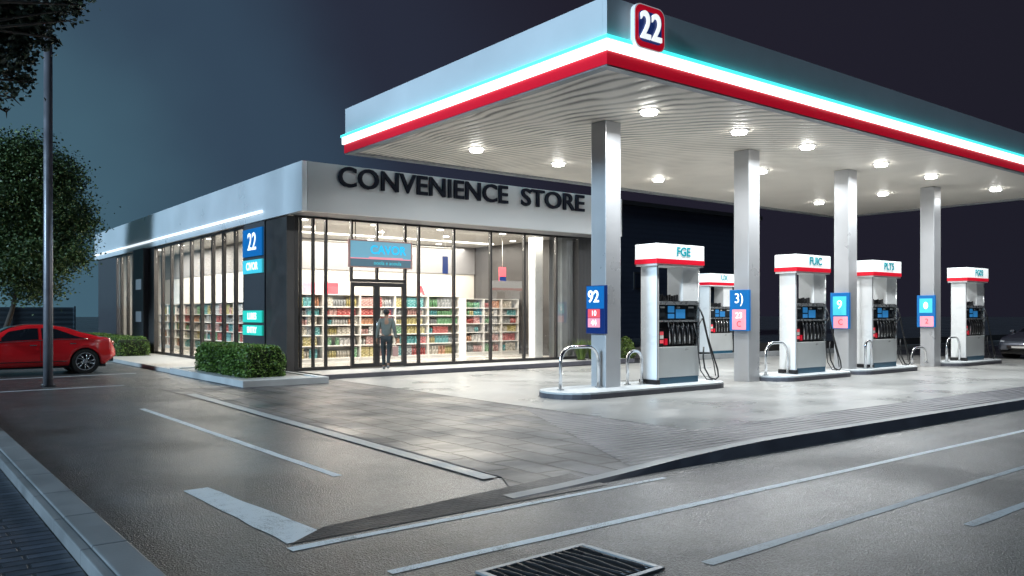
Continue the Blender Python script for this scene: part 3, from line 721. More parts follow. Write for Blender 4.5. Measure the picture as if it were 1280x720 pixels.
# back & right & partition walls
w = MB(); sbox(w, 11.25, 28.0, FZ, SX1 - .15, 28.15, 3.3); sbox(w, 11.10, 28.0, FZ, 11.249, SY1 - .2, 3.3); w.build('interior_wall', M['wall_in'], st)
w = MB(); sbox(w, 11.22, 27.95, 3.302, SX1 - .15, 28.15, GT + .12); sbox(w, 11.07, 27.95, 3.302, 11.219, SY1 - .2, GT + .12); w.build('bulkhead', M['bulkhead'], st)
w = MB(); sbox(w, SX1 - .15, SY0 + .9, FZ, SX1, SY1, GT + .5); sbox(w, SX0, SY1 - .15, FZ, SX1 - .152, SY1, GT + .5); w.build('rear_wall', M['darkwall'], st)
w = MB(); sbox(w, SX0 + .18, 41.6, FZ, 11.05, 41.7, GT + .1); w.build('end_partition', M['curtain_light'], st)
# fascias
FB, FT = GT, 5.58
f = MB(); sbox(f, SX0 - .14, 19.82, FB, SX0 + .0, 44.7, FT, .01); f.build('side_fascia', M['fascia_store'], st)
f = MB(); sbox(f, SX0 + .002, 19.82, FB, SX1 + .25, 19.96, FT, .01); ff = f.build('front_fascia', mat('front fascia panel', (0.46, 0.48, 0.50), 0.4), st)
f = MB(); sbox(f, SX0 + .002, 19.962, FB + .02, SX1 + .25, SY0 + .15, FB + .08); f.build('front_soffit', M['bulkhead'], st)
f = MB(); sbox(f, SX1 + .12, 19.962, FB, SX1 + .25, 44.7, FT); f.build('right_fascia', M['fascia_store'], st)
f = MB(); sbox(f, SX0 - .20, 22.5, 4.50, SX0 - .142, 44.6, 4.57); f.build('side_highlight_strip', mat('side fascia highlight', (1, 1, 1), 0.4, emis=(0.85, 0.95, 1.0), es=1.1), st)  # added glowing strip, stands in for the highlight running along the side fascia
def fit_text(body, x0, x1, z, size, m, y):
    o = text('lettering', body, size, m, ff, S(x0, y, z), '-Y', .03, align='LEFT', offset=.012)
    xs_ = [v.co.x for v in o.data.vertices]; k = (x1 - x0) / (max(xs_) - min(xs_)); mn = min(xs_)
    for v in o.data.vertices: v.co.x = (v.co.x - mn) * k
fit_text('CONVENIENCE', 9.60, 15.20, 5.24, .74, M['navy_letter'], 19.76)
fit_text('STORE', 15.72, 18.35, 5.24, .74, M['navy_letter'], 19.76)

def window_front(x0, x1, z0=FZ, z1=GT + .05, name='window', fw=.055):
    y = SY0; f = MB()
    sbox(f, x0, y - .05, z0, x0 + fw, y + .06, z1); sbox(f, x1 - fw * .0 - .004, y - .045, z0, x1, y + .055, z1) if False else None
    sbox(f, x0 + fw + .001, y - .045, z0, x1 - .001, y + .055, z0 + .09); sbox(f, x0 + fw + .001, y - .045, z1 - .09, x1 - .001, y + .055, z1)
    o = f.build(name, M['frame'], st)
    p = MB(); sbox(p, x0 + fw + .001, y, z0 + .091, x1 - .001, y + .012, z1 - .091); p.build('pane', M['glass'], o)
    return o
# mullion x positions from the photo
fx = [8.92]
def X_at(px, Y): 
    k = (px - 640) / 1027.; return Y * (.6136 + k * .7896) / (.7896 - k * .6136)
def Y_at(px, X):
    k = (px - 640) / 1027.; return X * (.7896 - k * .6136) / (.6136 + k * .7896)
fpx = [374, 390, 406, 437]
fxs = [8.93] + [X_at(p, SY0) for p in fpx]
for i in range(len(fxs) - 1): window_front(fxs[i], fxs[i + 1], fw=.06 if i else .10)
DX0, DX1, DXM = X_at(438, SY0), X_at(505, SY0), X_at(470, SY0)
DZ = 2.56
# transom glass above the doors + leaf doors
for a, c in ((DX0, DXM), (DXM, DX1)): window_front(a, c, DZ + .01, GT + .05)
for k, (a, c) in enumerate(((DX0, DXM), (DXM, DX1))):
    f = MB(); t = .085; y = SY0
    sbox(f, a + .002, y - .08, FZ + .02, a + t, y + .02, DZ); sbox(f, c - t, y - .08, FZ + .02, c - .002, y + .02, DZ)
    sbox(f, a + t + .001, y - .08, FZ + .02, c - t - .001, y + .02, FZ + .14); sbox(f, a + t + .001, y - .08, DZ - .12, c - t - .001, y + .02, DZ)
    d = f.build('door', M['frame'], st)
    p = MB(); sbox(p, a + t + .001, y - .03, FZ + .141, c - t - .001, y - .018, DZ - .121); p.build('pane', M['glass'], d)
    h = MB(); hx = (c - t * .5) if k == 0 else (a + t * .5)
    h.tube([S(hx, y - .08, 1.0), S(hx, y - .14, 1.02), S(hx, y - .14, 1.42), S(hx, y - .08, 1.44)], .014, 8); h.build('handle', M['steel'], d)
fpx2 = [505, 522, 566, 612, 654, 694]
fx2 = [X_at(p, SY0) for p in fpx2] + [19.20]
for i in range(len(fx2) - 1): window_front(fx2[i], fx2[i + 1], fw=.065)
# door sign
ds = thing('door_sign', ((DX0 + DX1) / 2 + .02, SY0 - .14, 2.98), 'blue and pink lit sign hung above the entrance doors', 'sign')
b = MB(); b.box(-1.02, -.03, 0, 1.02, .05, .78, .01); b.build('frame', mat('sign frame', (0.42, 0.24, 0.22), 0.4), ds)
b = MB(); b.box(-.97, -.037, .27, .97, -.029, .74); b.build('panel', mat('sign slate blue', (0.10, 0.26, 0.36), 0.4, emis=(0.14, 0.34, 0.45), es=.7), ds)
b = MB(); b.box(-.97, -.037, .03, .97, -.029, .24); b.build('lower_panel', mat('sign grey blue', (0.07, 0.14, 0.19), 0.4, emis=(0.07, 0.14, 0.19), es=.4), ds)
b = MB(); b.box(-.97, -.037, .241, .97, -.029, .269); b.box(-.4, -.0385, .262, .7, -.0285, .30); b.build('pink_stripe', M['pink'], ds)
text('lettering', 'CAVOR', .34, mat('sky blue letters', (0, .3, .5), .4, emis=(0, .42, .75), es=1.0), ds, (.22, -.042, .50), '-Y', .004, offset=.008)
text('lettering', 'ooola e aooula', .15, M['aqua'], ds, (.2, -.042, .135), '-Y', .003)
sn = MB()
for xx in (-.8, .8): sn.cyl((xx, .01, .78), (xx, .01, 1.36), .012, 6)
sn.build('hanger', M['frame'], ds)

# left side glazing
def window_side(y0, y1, z0=FZ, z1=GT - .01, fw=.10, blind=None):
    x = SX0; f = MB()
    sbox(f, x - .06, y0, z0, x + .05, y0 + fw, z1)
    sbox(f, x - .05, y0 + fw + .001, z0, x + .04, y1 - .001, z0 + .09); sbox(f, x - .05, y0 + fw + .001, z1 - .09, x + .04, y1 - .001, z1)
    o = f.build('window', M['frame'], st)
    p = MB(); sbox(p, x - .006, y0 + fw + .001, z0 + .091, x + .006, y1 - .001, z1 - .091)
    p.build('pane', M['glass'], o)
spx = [308, 296, 281, 267.5, 253.5, 240.5, 227.5, 215.5, 204.5, 196]
sys_ = [Y_at(p, SX0) for p in spx]
for i in range(len(sys_) - 1): window_side(sys_[i], sys_[i + 1], fw=.11)
spx3 = [176, 168, 161, 153, 147]
sy3 = [Y_at(p, SX0) for p in spx3]
for i in range(len(sy3) - 1): window_side(sy3[i], sy3[i + 1], fw=.14)
yA, yB = Y_at(196, SX0), Y_at(189, SX0); yC = Y_at(176, SX0)
w = MB(); sbox(w, SX0 - .30, yB, FZ, SX0 + .05, yC, GT - .01); bp_ = w.build('blue_pillar', M['corr'], st)
w = MB(); sbox(w, SX0 - .10, yA + .002, FZ, SX0 + .05, yB - .002, GT - .01); w.build('wall_panel', M['darkwall'], st)
for z in (1.35, 2.65):
    g = MB(); g.box(-.305 - .01, yB - SY0 + .3, z, -.302, yC - SY0 - .5, z + .42); g.build('small_plate', mat('pale plate', (0.25, 0.33, 0.42), 0.3, emis=(0.25, 0.35, 0.45), es=.35), bp_)
w = MB(); sbox(w, SX0 - .05, Y_at(147, SX0) + .002, FZ, SX0 + .1, 44.3, GT - .01); w.build('wall_panel', M['corr'], st)
# corner pillar
yP1 = Y_at(309, SX0); yP0 = Y_at(335, SX0)
w = MB(); sbox(w, SX0 - .10, yP0 + .001, FZ, SX0 + .22, yP1 - .001, GT - .01); cp = w.build('corner_pillar', M['corr'], st)
w = MB(); sbox(w, SX0 - .06, SY0 - .06, FZ, SX0 + .16, yP0 - .001, GT - .01); w.build('corner_wall', M['darkwall'], st)
yc = (yP0 + yP1) / 2; hw = (yP1 - yP0) / 2 - .06
def plate(z0, z1, m, s, size, halfw=hw, glyph='glyph'):
    g = MB(); g.box(-.16, yc - SY0 - halfw, z0, -.102, yc - SY0 + halfw, z1, .008); o = g.build('sign_plate', M[m], cp)
    text('lettering', s, size, M[glyph], o, (-.166, yc - SY0, (z0 + z1) / 2), '-X', .004, offset=.006)
plate(3.32, 4.12, 'blue', '22', .70); plate(2.83, 3.22, 'aqua', 'CIVOR', .30)
plate(1.42, 1.76, 'mint', 'LUBES', .26); plate(1.05, 1.34, 'mint', 'ENTRY', .24)
# right end: white pillar, curtains and dark corrugated corner
w = MB(); sbox(w, 18.15, SY0 + 1.0, FZ, 18.5, SY0 + 1.35, GT + .1); w.build('interior_pillar', M['white'], st)
def curtain(x0, x1, y, m, amp=.07, seed=0):
    c = MB(); n = int((x1 - x0) / .025); prev = None; rnd = random.Random(seed); ph = 0
    for i in range(n + 1):
        x = x0 + (x1 - x0) * i / n; ph += .9 + .5 * rnd.random()
        yy = y + amp * math.sin(ph * .45) + amp * .3 * math.sin(ph * .17)
        q = (c.bm.verts.new(S(x, yy, FZ + .03)), c.bm.verts.new(S(x, yy, GT + .1)))
        if prev: c.bm.faces.new((prev[0], q[0], q[1], prev[1]))
        prev = q
    c.build('curtain', m, st, smooth=True)
curtain(18.28, 18.52, SY0 + .35, M['curtain'], seed=2); curtain(18.52, 18.85, SY0 + .32, M['curtain_light'], seed=3); curtain(18.85, 19.4, SY0 + .35, M['curtain'], seed=5)
w = MB(); sbox(w, 19.21, SY0 - .08, FZ, SX1 + .02, SY0 + .2, GT + .02); w.build('corrugated_corner', M['corr_x'], st)
w = MB(); sbox(w, SX1 - .15, SY0 + .202, FZ, SX1, SY0 + .898, GT + .02); w.build('corner_return', M['darkwall'], st)
# ducts and track lights
d = MB()
for y in (23.2, 25.6): d.cyl(S(9.2, y, 4.10), S(17.2, y, 4.10), .035, 8)
for x in (10.5, 12.8, 15.1): d.cyl(S(x, 23.2, 4.10), S(x, 23.2, 4.41), .012, 6); d.cyl(S(x, 25.6, 4.10), S(x, 25.6, 4.41), .012, 6)
d.build('ceiling_track', M['pipe'], st)
for x, y in ((9.9, 22.6), (12.2, 22.6), (14.6, 22.6), (17.0, 22.4), (10.8, 24.4), (13.4, 24.4), (16.0, 24.4), (19.0, 24.4), (11.5, 27.2), (14.5, 27.2), (17.5, 27.2), (9.7, 30.5), (9.7, 34.0), (9.7, 37.0)):
    r_ = MB(); r_.ring(S(x, y, GT + .105), 'Z', .001, .11, .02, 16); r_.build('downlight', M['lampin'], st)
for (x, y, sx, sy, e) in ((12.0, 22.6, 5.5, 1.8, 640), (17.0, 22.6, 3.5, 1.8, 380), (15.5, 26.8, 7.5, 2.4, 800), (9.8, 28.5, 1.4, 5.0, 520), (9.8, 35.5, 1.4, 7.0, 620), (10.0, 43.0, 1.6, 2.2, 200)):
    ld = bpy.data.lights.new('shop_ceiling_lamp', 'AREA'); ld.shape = 'RECTANGLE'; ld.size = sx; ld.size_y = sy; ld.energy = e; ld.color = (1.0, 0.92, 0.80)
    lo = bpy.data.objects.new('shop_ceiling_lamp', ld); COL.objects.link(lo); lo.location = S(x, y, GT + .04); lo.parent = st

# ---- shop shelving: bays and goods
rnd = random.Random(7)
goods = []     # (x, y, z, w, d, h, colour, kind, facing)
pal = ['red', 'orange', 'yellow', 'green', 'teal', 'pink', 'cream', 'grey', 'white']
palc = {'red': (.58, .10, .09), 'orange': (.66, .32, .18), 'yellow': (.62, .52, .20), 'green': (.18, .42, .20), 'teal': (.10, .40, .42), 'pink': (.66, .38, .35), 'cream': (.66, .60, .50), 'grey': (.34, .35, .35), 'white': (.72, .70, .68)}
for k, v in palc.items():
    m_ = mat(k + ' packaging', v, .45); t_ = NT(m_)
    tc_ = t_.n('ShaderNodeTexCoord'); nz_ = t_.n('ShaderNodeTexVoronoi', Scale=26.0); t_.l(tc_.outputs['Object'], nz_.inputs['Vector'])
    mx_ = t_.ramp(nz_.outputs['Distance'], [(0.10, (.78, .75, .71)), (0.36, v), (0.62, tuple(q * .35 for q in v))]); t_.l(mx_.outputs[0], t_.b.inputs['Base Color'])
    M['pk_' + k] = m_
def bay_parts(o, w, d, H, tiers):
    # local: x along width 0..w, y 0 front .. d back
    b = MB(); b.box(.02, d - .03, .08, w - .02, d, H); b.build('back_panel', M['shelf_back'], o)
    b = MB(); b.box(0, .0, 0, .02, d, H, 0); b.box(w - .02, 0, 0, w, d, H, 0); b.build('side_panel', M['shelf'], o)
    b = MB(); b.box(.021, .02, 0, w - .021, d - .031, .10); b.build('kick_plate', M['shelf'], o)
    for z in tiers:
        b = MB(); b.box(.021, -.01, z, w - .021, d - .032, z + .03); b.build('shelf', M['shelf'], o)
    b = MB(); b.box(.021, .0, H - .02, w - .021, d - .031, H); b.build('top_panel', M['shelf'], o)
tiersA = [.10, .50, .84, 1.16, 1.46, 1.74]
def fill(ox, oy, w, H, tiers, rot, seed):
    r = random.Random(seed)
    for ti, z in enumerate(tiers):
        x = .04; nz = (tiers[ti + 1] if ti + 1 < len(tiers) else H - .02)
        room = nz - z - .03
        c = r.choice(pal); left = r.randint(2, 5)
        kind = r.choice(['carton', 'packet', 'bottle', 'can'])
        while True:
            if left == 0: c = r.choice(pal if r.random() < .8 else ['red', 'pink', 'cream', 'white']); left = r.randint(2, 6); kind = r.choice(['carton', 'packet', 'bottle', 'can'])
            wd = {'carton': .15, 'packet': .13, 'bottle': .085, 'can': .085}[kind]
            if x + wd > w - .04: break
            hh = room * {'carton': .86, 'packet': .80, 'bottle': .92, 'can': .62}[kind]
            lx, ly = x + wd / 2, .10 + r.uniform(0, .03)
            if rot == 0: gx, gy = ox + lx, oy + ly
            else: gx, gy = ox + ly, oy - lx
            if r.random() > .03: goods.append((gx, gy, FZ + .0105 + z + .0305, wd, hh, c, kind, rot))
            x += wd + r.uniform(.004, .014); left -= 1
bx = 9.95
ords = ['first', 'second', 'third', 'fourth', 'fifth', 'sixth', 'seventh', 'eighth', 'ninth', 'tenth']
BW = 1.30
for i in range(5):
    o = thing('shelf_bay', (bx + i * BW, 24.2, FZ + .0105), '%s white shelving bay from the side windows, behind the front glass' % ords[i], 'shelving', 'shelving bays inside the shop')
    bay_parts(o, BW - .01, .45, 2.16, tiersA); fill(bx + i * BW, 24.2, BW - .01, 2.16, tiersA, 0, 20 + i)
for i in range(3):
    x0 = 17.2 + i * BW * .64
    o = thing('shelf_bay', (x0, 24.9, FZ + .0105), '%s shelving bay in the short run near the curtain' % ords[i], 'shelving', 'shelving bays inside the shop')
    bay_parts(o, BW * .64 - .01, .45, 2.10, tiersA); fill(x0, 24.9, BW * .64 - .01, 2.10, tiersA, 0, 50 + i)
tiersB = [.10, .48, .84, 1.18, 1.50]
for i in range(10):
    y1 = 40.6 - i * 1.25
    o = thing('shelf_bay', (10.6, y1, FZ + .0105), '%s shelving bay from the far end, seen through the side windows' % ords[i], 'shelving', 'shelving bays inside the shop', rz=R(-90))
    bay_parts(o, 1.24, .45, 1.98, tiersB); fill(10.6, y1, 1.24, 1.98, tiersB, 1, 70 + i)
def distance(g_): return math.hypot(g_[0], g_[1])
front = sorted([g_ for g_ in goods], key=lambda g_: (distance(g_) if True else 0))
meshes = {}
def good_mb(mb, wd, hh, kind, ox=0, oy=0, oz=0):
    if kind in ('carton', 'packet'):
        t = .03 if kind == 'packet' else .05
        mb.box(ox - wd / 2, oy - t, oz, ox + wd / 2, oy + t, oz + hh)
    elif kind == 'can': mb.tube([(ox, oy, oz), (ox, oy, oz + hh)], wd / 2, 8)
    else: mb.tube([(ox, oy, oz), (ox, oy, oz + hh * .62), (ox, oy, oz + hh * .80), (ox, oy, oz + hh)], [wd / 2, wd / 2, wd * .18, wd * .18], 8)
def variant(g_):
    key = (g_[5], g_[6], round(g_[4] * 20))
    if key not in meshes:
        mb = MB(); good_mb(mb, g_[3], g_[4], g_[6]); bmesh.ops.recalc_face_normals(mb.bm, faces=mb.bm.faces[:])
        me = bpy.data.meshes.new(g_[6]); mb.bm.to_mesh(me); mb.bm.free(); me.materials.append(M['pk_' + g_[5]]); meshes[key] = me
    return meshes[key]
LIM = 300
for g_ in front[:LIM]:
    o = bpy.data.objects.new('shop_' + g_[6], variant(g_)); COL.objects.link(o)
    o.location = (g_[0], g_[1], g_[2]); o.rotation_euler = (0, 0, R(-90) if g_[7] else 0)
    tag(o, 'small %s %s on the lit shelves inside the shop' % (g_[5], g_[6]), g_[6], '%s %ss on the shop shelves' % (g_[5], g_[6]))
rest = MB(); idx = []
mats = ['pk_' + p for p in pal]
for g_ in front[LIM:]:
    n0 = len(rest.bm.faces)
    if g_[7]:
        t = .05; rest.box(g_[0] - t, g_[1] - g_[3] / 2, g_[2], g_[0] + t, g_[1] + g_[3] / 2, g_[2] + g_[4])
    else: good_mb(rest, g_[3], g_[4], g_[6], g_[0], g_[1], g_[2])
    rest.bm.faces.ensure_lookup_table()
    for k in range(n0, len(rest.bm.faces)): rest.bm.faces[k].material_index = pal.index(g_[5])
ro = rest.build('packed_goods', None)
for k in mats: ro.data.materials.append(M[k])
tag(ro, 'mass of small coloured packs filling the rest of the shop shelves', 'goods', kind='stuff')
# red poster boards standing above the shelves, small hanging signs
def tri(x, y, z, w, h, m, label, name='hanging_sign', hang=True):
    o = thing(name, (x, y, z), label, 'sign')
    b = MB(); b.box(-w / 2, -.02, 0, w / 2, .02, h, .006); b.build('board', M[m], o)
    if hang:
        c = MB(); c.cyl((0, 0, h), (0, 0, GT + .12 - z), .008, 6); c.build('hanger', M['pipe'], o)
    return o
o = tri(11.6, 24.4, FZ + 2.18, .5, .38, 'pinkred', 'red poster board standing on top of the shelves near the doors', 'poster_board', False)
text('lettering', 'SALE', .16, M['glyph'], o, (0, -.024, .19), '-Y', .003) if False else None
o = tri(10.85, 24.4, FZ + 2.18, .42, .36, 'pink', 'pink poster board standing on the shelves at the corner', 'poster_board', False)
o = tri(16.1, 24.6, 3.1, .22, .62, 'blue_dark', 'slim navy sign hanging from the shop ceiling')
o = tri(14.4, 24.2, 3.15, .22, .55, 'bulkhead', 'slim grey sign hanging from the shop ceiling')
o = tri(17.9, 23.6, 2.85, .30, .50, 'pinkred', 'pink and navy card hanging by the white pillar')
b = MB(); b.box(-.151, -.022, 0, .151, -.02, .16); b.build('lower_card', M['blue_dark'], o)
o = thing('poster_letter', (14.9, 24.3, FZ + 2.18), 'red triangular mark standing on the shelves', 'sign')
text('lettering', 'A', .42, M['pinkred'], o, (0, 0, .16), '-Y', .02, offset=.02)

# platform, planters, hedges
g = MB(); g.prism([(9.0, 19.35), (19.8, 20.0), (20.6, 20.0), (20.6, 21.04), (9.0, 21.04)], 0.0, .118); struct('shop_walkway', g, M['slabtop'])
g = MB(); g.prism([(8.2, 18.9), (9.0, 19.2), (19.8, 19.8), (20.75, 19.8), (20.75, 20.0), (19.8, 20.0), (9.0, 19.35), (8.2, 19.1)], 0.0, .122); struct('walkway_kerb', g, M['kerb_dark'])
g = MB(); g.prism([(6.56, 23.96), (8.70, 23.96), (8.70, 44.6), (6.56, 44.6)], 0.0, .118); struct('side_walkway', g, M['slabtop'])
def planter(x0, x1, y0, y1, label):
    o = thing('planter_bed', ((x0 + x1) / 2, (y0 + y1) / 2, 0), label, 'planter', 'kerbed planter beds beside the shop')
    hx, hy = (x1 - x0) / 2, (y1 - y0) / 2; t = .16; k = MB()
    k.box(-hx, -hy, 0, hx, -hy + t, .16, .012); k.box(-hx, hy - t, 0, hx, hy, .16, .012)
    k.box(-hx, -hy + t + .001, 0, -hx + t, hy - t - .001, .16, .012); k.box(hx - t, -hy + t + .001, 0, hx, hy - t - .001, .16, .012)
    k.build('kerb_edge', M['slab'], o)
    s_ = MB(); s_.box(-hx + t + .001, -hy + t + .001, 0, hx - t - .001, hy - t - .001, .135); s_.build('bed_top', M['slabtop'], o)
planter(6.52, 8.6, 18.2, 23.95, 'pale kerbed planter bed at the shop corner')
def hedge(x0, x1, y0, y1, z0, z1, n, label, seed):
    cx, cy = (x0 + x1) / 2, (y0 + y1) / 2
    o = thing('hedge', (cx, cy, z0), label, 'hedge', 'clipped hedges beside the shop')
    hx, hy, h = (x1 - x0) / 2, (y1 - y0) / 2, z1 - z0
    c = MB(); c.box(-hx + .07, -hy + .07, 0, hx - .07, hy - .07, h - .08, .10); c.build('twigs', M['hedge_core'], o)
    r = random.Random(seed); pts = []
    for i in range(n):
        f = r.random(); area = (2 * hx * h, 2 * hy * h, 2 * hx * 2 * hy); tot = 2 * area[0] + 2 * area[1] + area[2]
        u, v = r.uniform(-1, 1), r.uniform(0, 1); q = r.random() * tot
        if q < 2 * area[0]: p = [u * hx, (hy if r.random() < .5 else -hy), v * h]
        elif q < 2 * area[0] + 2 * area[1]: p = [(hx if r.random() < .5 else -hx), u * hy, v * h]
        else: p = [u * hx, r.uniform(-1, 1) * hy, h]
        # rounding of the corners + lumps
        k = 1 - .10 * (abs(p[0] / hx) ** 6 * (p[2] / h) ** 4) - .06 * (abs(p[0] / hx) * abs(p[1] / hy)) ** 6
        p = [p[0] * k, p[1] * (1 - .04 * (p[2] / h) ** 4 * abs(p[1] / hy) ** 8), p[2] * k]
        nn = noise.noise(Vector((p[0] * 3 + seed, p[1] * 3, p[2] * 3))) * .05
        d = Vector((p[0] / hx if abs(p[0]) > hx * .8 else 0, p[1] / hy if abs(p[1]) > hy * .9 else 0, 1 if p[2] > h * .9 else 0))
        p = Vector(p) + d * (nn + r.uniform(-.07, .025)); p.z = max(.01, p.z)
        pts.append(p)
    leaves_mesh('foliage', pts, .060, M['leaf_hedge'], o, seed)
hedge(6.92, 7.98, 19.25, 23.0, .135, .86, 15000, 'trimmed green hedge on the planter at the shop corner', 3)
hedge(7.0, 8.15, 32.4, 41.5, .118, .80, 15000, 'long trimmed green hedge behind the red car', 4)

# ================================================================ VEGETATION
def shrub(loc, r, h, n, size, label, seed, m='leaf_shrub', name='shrub'):
    o = thing(name, loc, label, 'bush'); rd = random.Random(seed); pts = []
    for i in range(n):
        a = rd.uniform(0, 2 * PI); z = rd.random(); rr = r * (math.sin(PI * min(1, .18 + z * .82)) ** .6) * rd.random() ** .35
        p = Vector((rr * math.cos(a), rr * math.sin(a), .05 + z * h)); p += Vector((noise.noise(p * 4), noise.noise(p * 4 + Vector((5, 0, 0))), noise.noise(p * 4 + Vector((0, 9, 0))))) * r * .2
        pts.append(p)
    leaves_mesh('foliage', pts, size, M[m], o, seed)
    s_ = MB()
    for i in range(7):
        a = rd.uniform(0, 2 * PI); s_.tube([(0, 0, 0), (r * .3 * math.cos(a), r * .3 * math.sin(a), h * .5), (r * .6 * math.cos(a), r * .6 * math.sin(a), h * .85)], [.015, .01, .004], 5)
    s_.build('stems', M['bark'], o); return o
shrub((20.95, 20.45, 0), .40, .80, 2600, .055, 'round green bush between the first column and the FGE pump', 11)
def grass_clump(loc, label, seed, n=240, h=.75, r=.30):
    o = thing('ornamental_grass', loc, label, 'plant', 'grass clumps at the shop front'); rd = random.Random(seed); V = []; Fc = []
    for i in range(n):
        a = rd.uniform(0, 2 * PI); rr = rd.random() * r * .4; x, y = rr * math.cos(a), rr * math.sin(a); hh = h * rd.uniform(.5, 1); le = rd.uniform(.05, .3)
        d = Vector((math.cos(a), math.sin(a), 0)); s_ = Vector((-d.y, d.x, 0)) * .012; k = len(V)
        p0 = Vector((x, y, 0)); p1 = p0 + d * le * .4 + Vector((0, 0, hh * .6)); p2 = p0 + d * le + Vector((0, 0, hh))
        V += [p0 - s_, p0 + s_, p1 + s_, p1 - s_, p2]; Fc += [(k, k+1, k+2, k+3), (k+3, k+2, k+4)]
    me = bpy.data.meshes.new('blades'); me.from_pydata([tuple(v) for v in V], [], Fc); me.materials.append(M['leaf_shrub'])
    b_ = bpy.data.objects.new('blades', me); COL.objects.link(b_); b_.parent = o
    c = MB(); c.ring((0, 0, .01), 'Z', .001, r * .6, .02, 12); c.build('soil_mound', M['soil'], o)
grass_clump((18.75, 20.35, .118), 'tuft of upright grass in front of the pale curtain', 5)
grass_clump((19.35, 20.42, .118), 'tuft of upright grass before the corrugated corner', 6)
shrub((.62, 13.0, .008), .42, .75, 2600, .06, 'small dark bush beside the driveway kerb', 12, 'leaf_tree')

def tree(name, loc, trunk, label, crown, n, leaf, m, seed, tr=.16, spread=(1.4, 3.4)):
    """crown: list of (cx,cy,cz,rx,rz) lobes relative to loc; leaves sit in small clusters"""
    o = thing(name, loc, label, 'tree'); rd = random.Random(seed)
    t = MB(); t.tube(trunk, [tr * (1 - .75 * i / (len(trunk) - 1)) for i in range(len(trunk))], 10)
    for (cx, cy, cz, rx, rz) in crown:
        base = Vector(trunk[-1 if rd.random() < .5 else -2]); tip = Vector((cx, cy, cz)); mid = base.lerp(tip, .5) + Vector((rd.gauss(0, .15), rd.gauss(0, .15), -.1))
        t.tube([base, mid, tip], [tr * .35, tr * .22, tr * .10], 6)
        for k in range(5):
            a = Vector((rd.gauss(0, 1), rd.gauss(0, 1), rd.gauss(0, .7))).normalized()
            t.tube([tip, tip + Vector((a.x * rx, a.y * rx, a.z * rz)) * .45, tip + Vector((a.x * rx, a.y * rx, a.z * rz)) * .85], [tr * .09, tr * .06, tr * .02], 5)
    t.build('trunk', M['bark'], o)
    pts = []; tot = sum(c[3] ** 2 * c[4] for c in crown)
    for (cx, cy, cz, rx, rz) in crown:
        k = int(n * rx ** 2 * rz / tot / 14)
        for i in range(k):
            d = Vector((rd.gauss(0, 1), rd.gauss(0, 1), rd.gauss(0, 1))).normalized() * (rd.random() ** .42)
            c = Vector((cx + d.x * rx, cy + d.y * rx, cz + d.z * rz)); sp = leaf * rd.uniform(*spread)
            if noise.noise(c * (1.1 / max(rx, .5))) < -.22: continue
            for j in range(14): pts.append(c + Vector((rd.gauss(0, sp), rd.gauss(0, sp), rd.gauss(0, sp * .7))))
    leaves_mesh('crown', pts, leaf, m, o, seed)
    return o
def P(px, py, d):   # pixel + distance -> world point
    k = (px - 640) / 1027. * d
    return Vector((.6136 * d + .7896 * k, .7896 * d - .6136 * k, 1.65 - (py - 393) / 1027. * d))
def rel(pt, loc): return pt - Vector(loc)
# tree behind the red car
tb = P(2, 446, 31.0); tb.z = 0
cr2 = []
for px, py, rx, rz in ((18, 250, 2.0, 1.9), (45, 210, 1.6, 1.2), (78, 225, .75, .75), (60, 270, 1.6, 1.3), (95, 285, .75, .7), (30, 320, 1.7, 1.1), (65, 325, 1.2, .8), (85, 315, .7, .55), (40, 362, 1.1, .55), (-20, 260, 1.8, 2.0), (-40, 320, 1.8, 1.3), (8, 190, 1.2, .8)):
    q = rel(P(px, py, 31.0 + (px % 7) * .2 - .6), tb); cr2.append((q.x, q.y, q.z, rx, rz))
tp_ = [(0, 0, 0), tuple(rel(P(6, 415, 31), tb)), tuple(rel(P(16, 385, 31), tb)), tuple(rel(P(24, 345, 31), tb)), tuple(rel(P(34, 290, 31), tb))]
tree('broadleaf_tree', tuple(tb), tp_, 'rounded broadleaf tree standing beyond the red car', cr2, 150000, .105, M['leaf_tree'], 21, .13)
# near tree reaching in over the pole: trunk off to the side
nb = Vector((-2.2, 17.0, .008))
cr1 = []
for px, py, d, rx, rz in ((12, 15, 15.5, .75, .42), (40, 10, 15.5, .60, .32), (72, 14, 15.3, .45, .20), (98, 6, 15.2, .20, .10), (18, 50, 15.6, .50, .30), (45, 45, 15.8, .34, .25), (14, 95, 15.5, .32, .22), (34, 102, 15.6, .22, .14), (16, 122, 15.5, .26, .22), (8, 140, 15.5, .15, .14), (-25, 60, 15.4, .9, .9), (-50, 0, 15.2, 1.3, 1.0), (25, -25, 15.4, 1.3, .5), (70, 48, 15.6, .14, .22), (84, 26, 15.3, .14, .08)):
    q = rel(P(px, py, d), nb); cr1.append((q.x, q.y, q.z, rx, rz))
tree('street_tree', tuple(nb), [(0, 0, 0), (.1, -.1, 2.0), (.3, -.3, 4.0), (.9, -.5, 5.6), (1.5, -.6, 6.6)], 'overhanging street tree with large dark leaves above the pole', cr1, 15000, .12, M['leaf_near'], 31, .17, spread=(.5, 1.3))

# ---- metal pole
pl = thing('metal_pole', (3.16, 21.4, .004), 'tall plain grey metal pole standing before the red car', 'pole')
MB().tube([(0, 0, 0), (0, 0, 2), (0, 0, 8.35)], [.102, .100, .09], 16).build('shaft', M['pole'], pl)
b = MB(); b.ring((0, 0, .012), 'Z', .104, .16, .02); b.build('base_flange', M['iron'], pl)
b = MB(); b.ring((0, 0, 8.36), 'Z', .001, .105, .05); b.build('cap', M['pole'], pl)
for k in range(4):
    a = R(45 + 90 * k); MB().cyl((.145 * math.cos(a), .145 * math.sin(a), .022), (.145 * math.cos(a), .145 * math.sin(a), .045), .010, 6).build('bolt', M['steel'], pl)

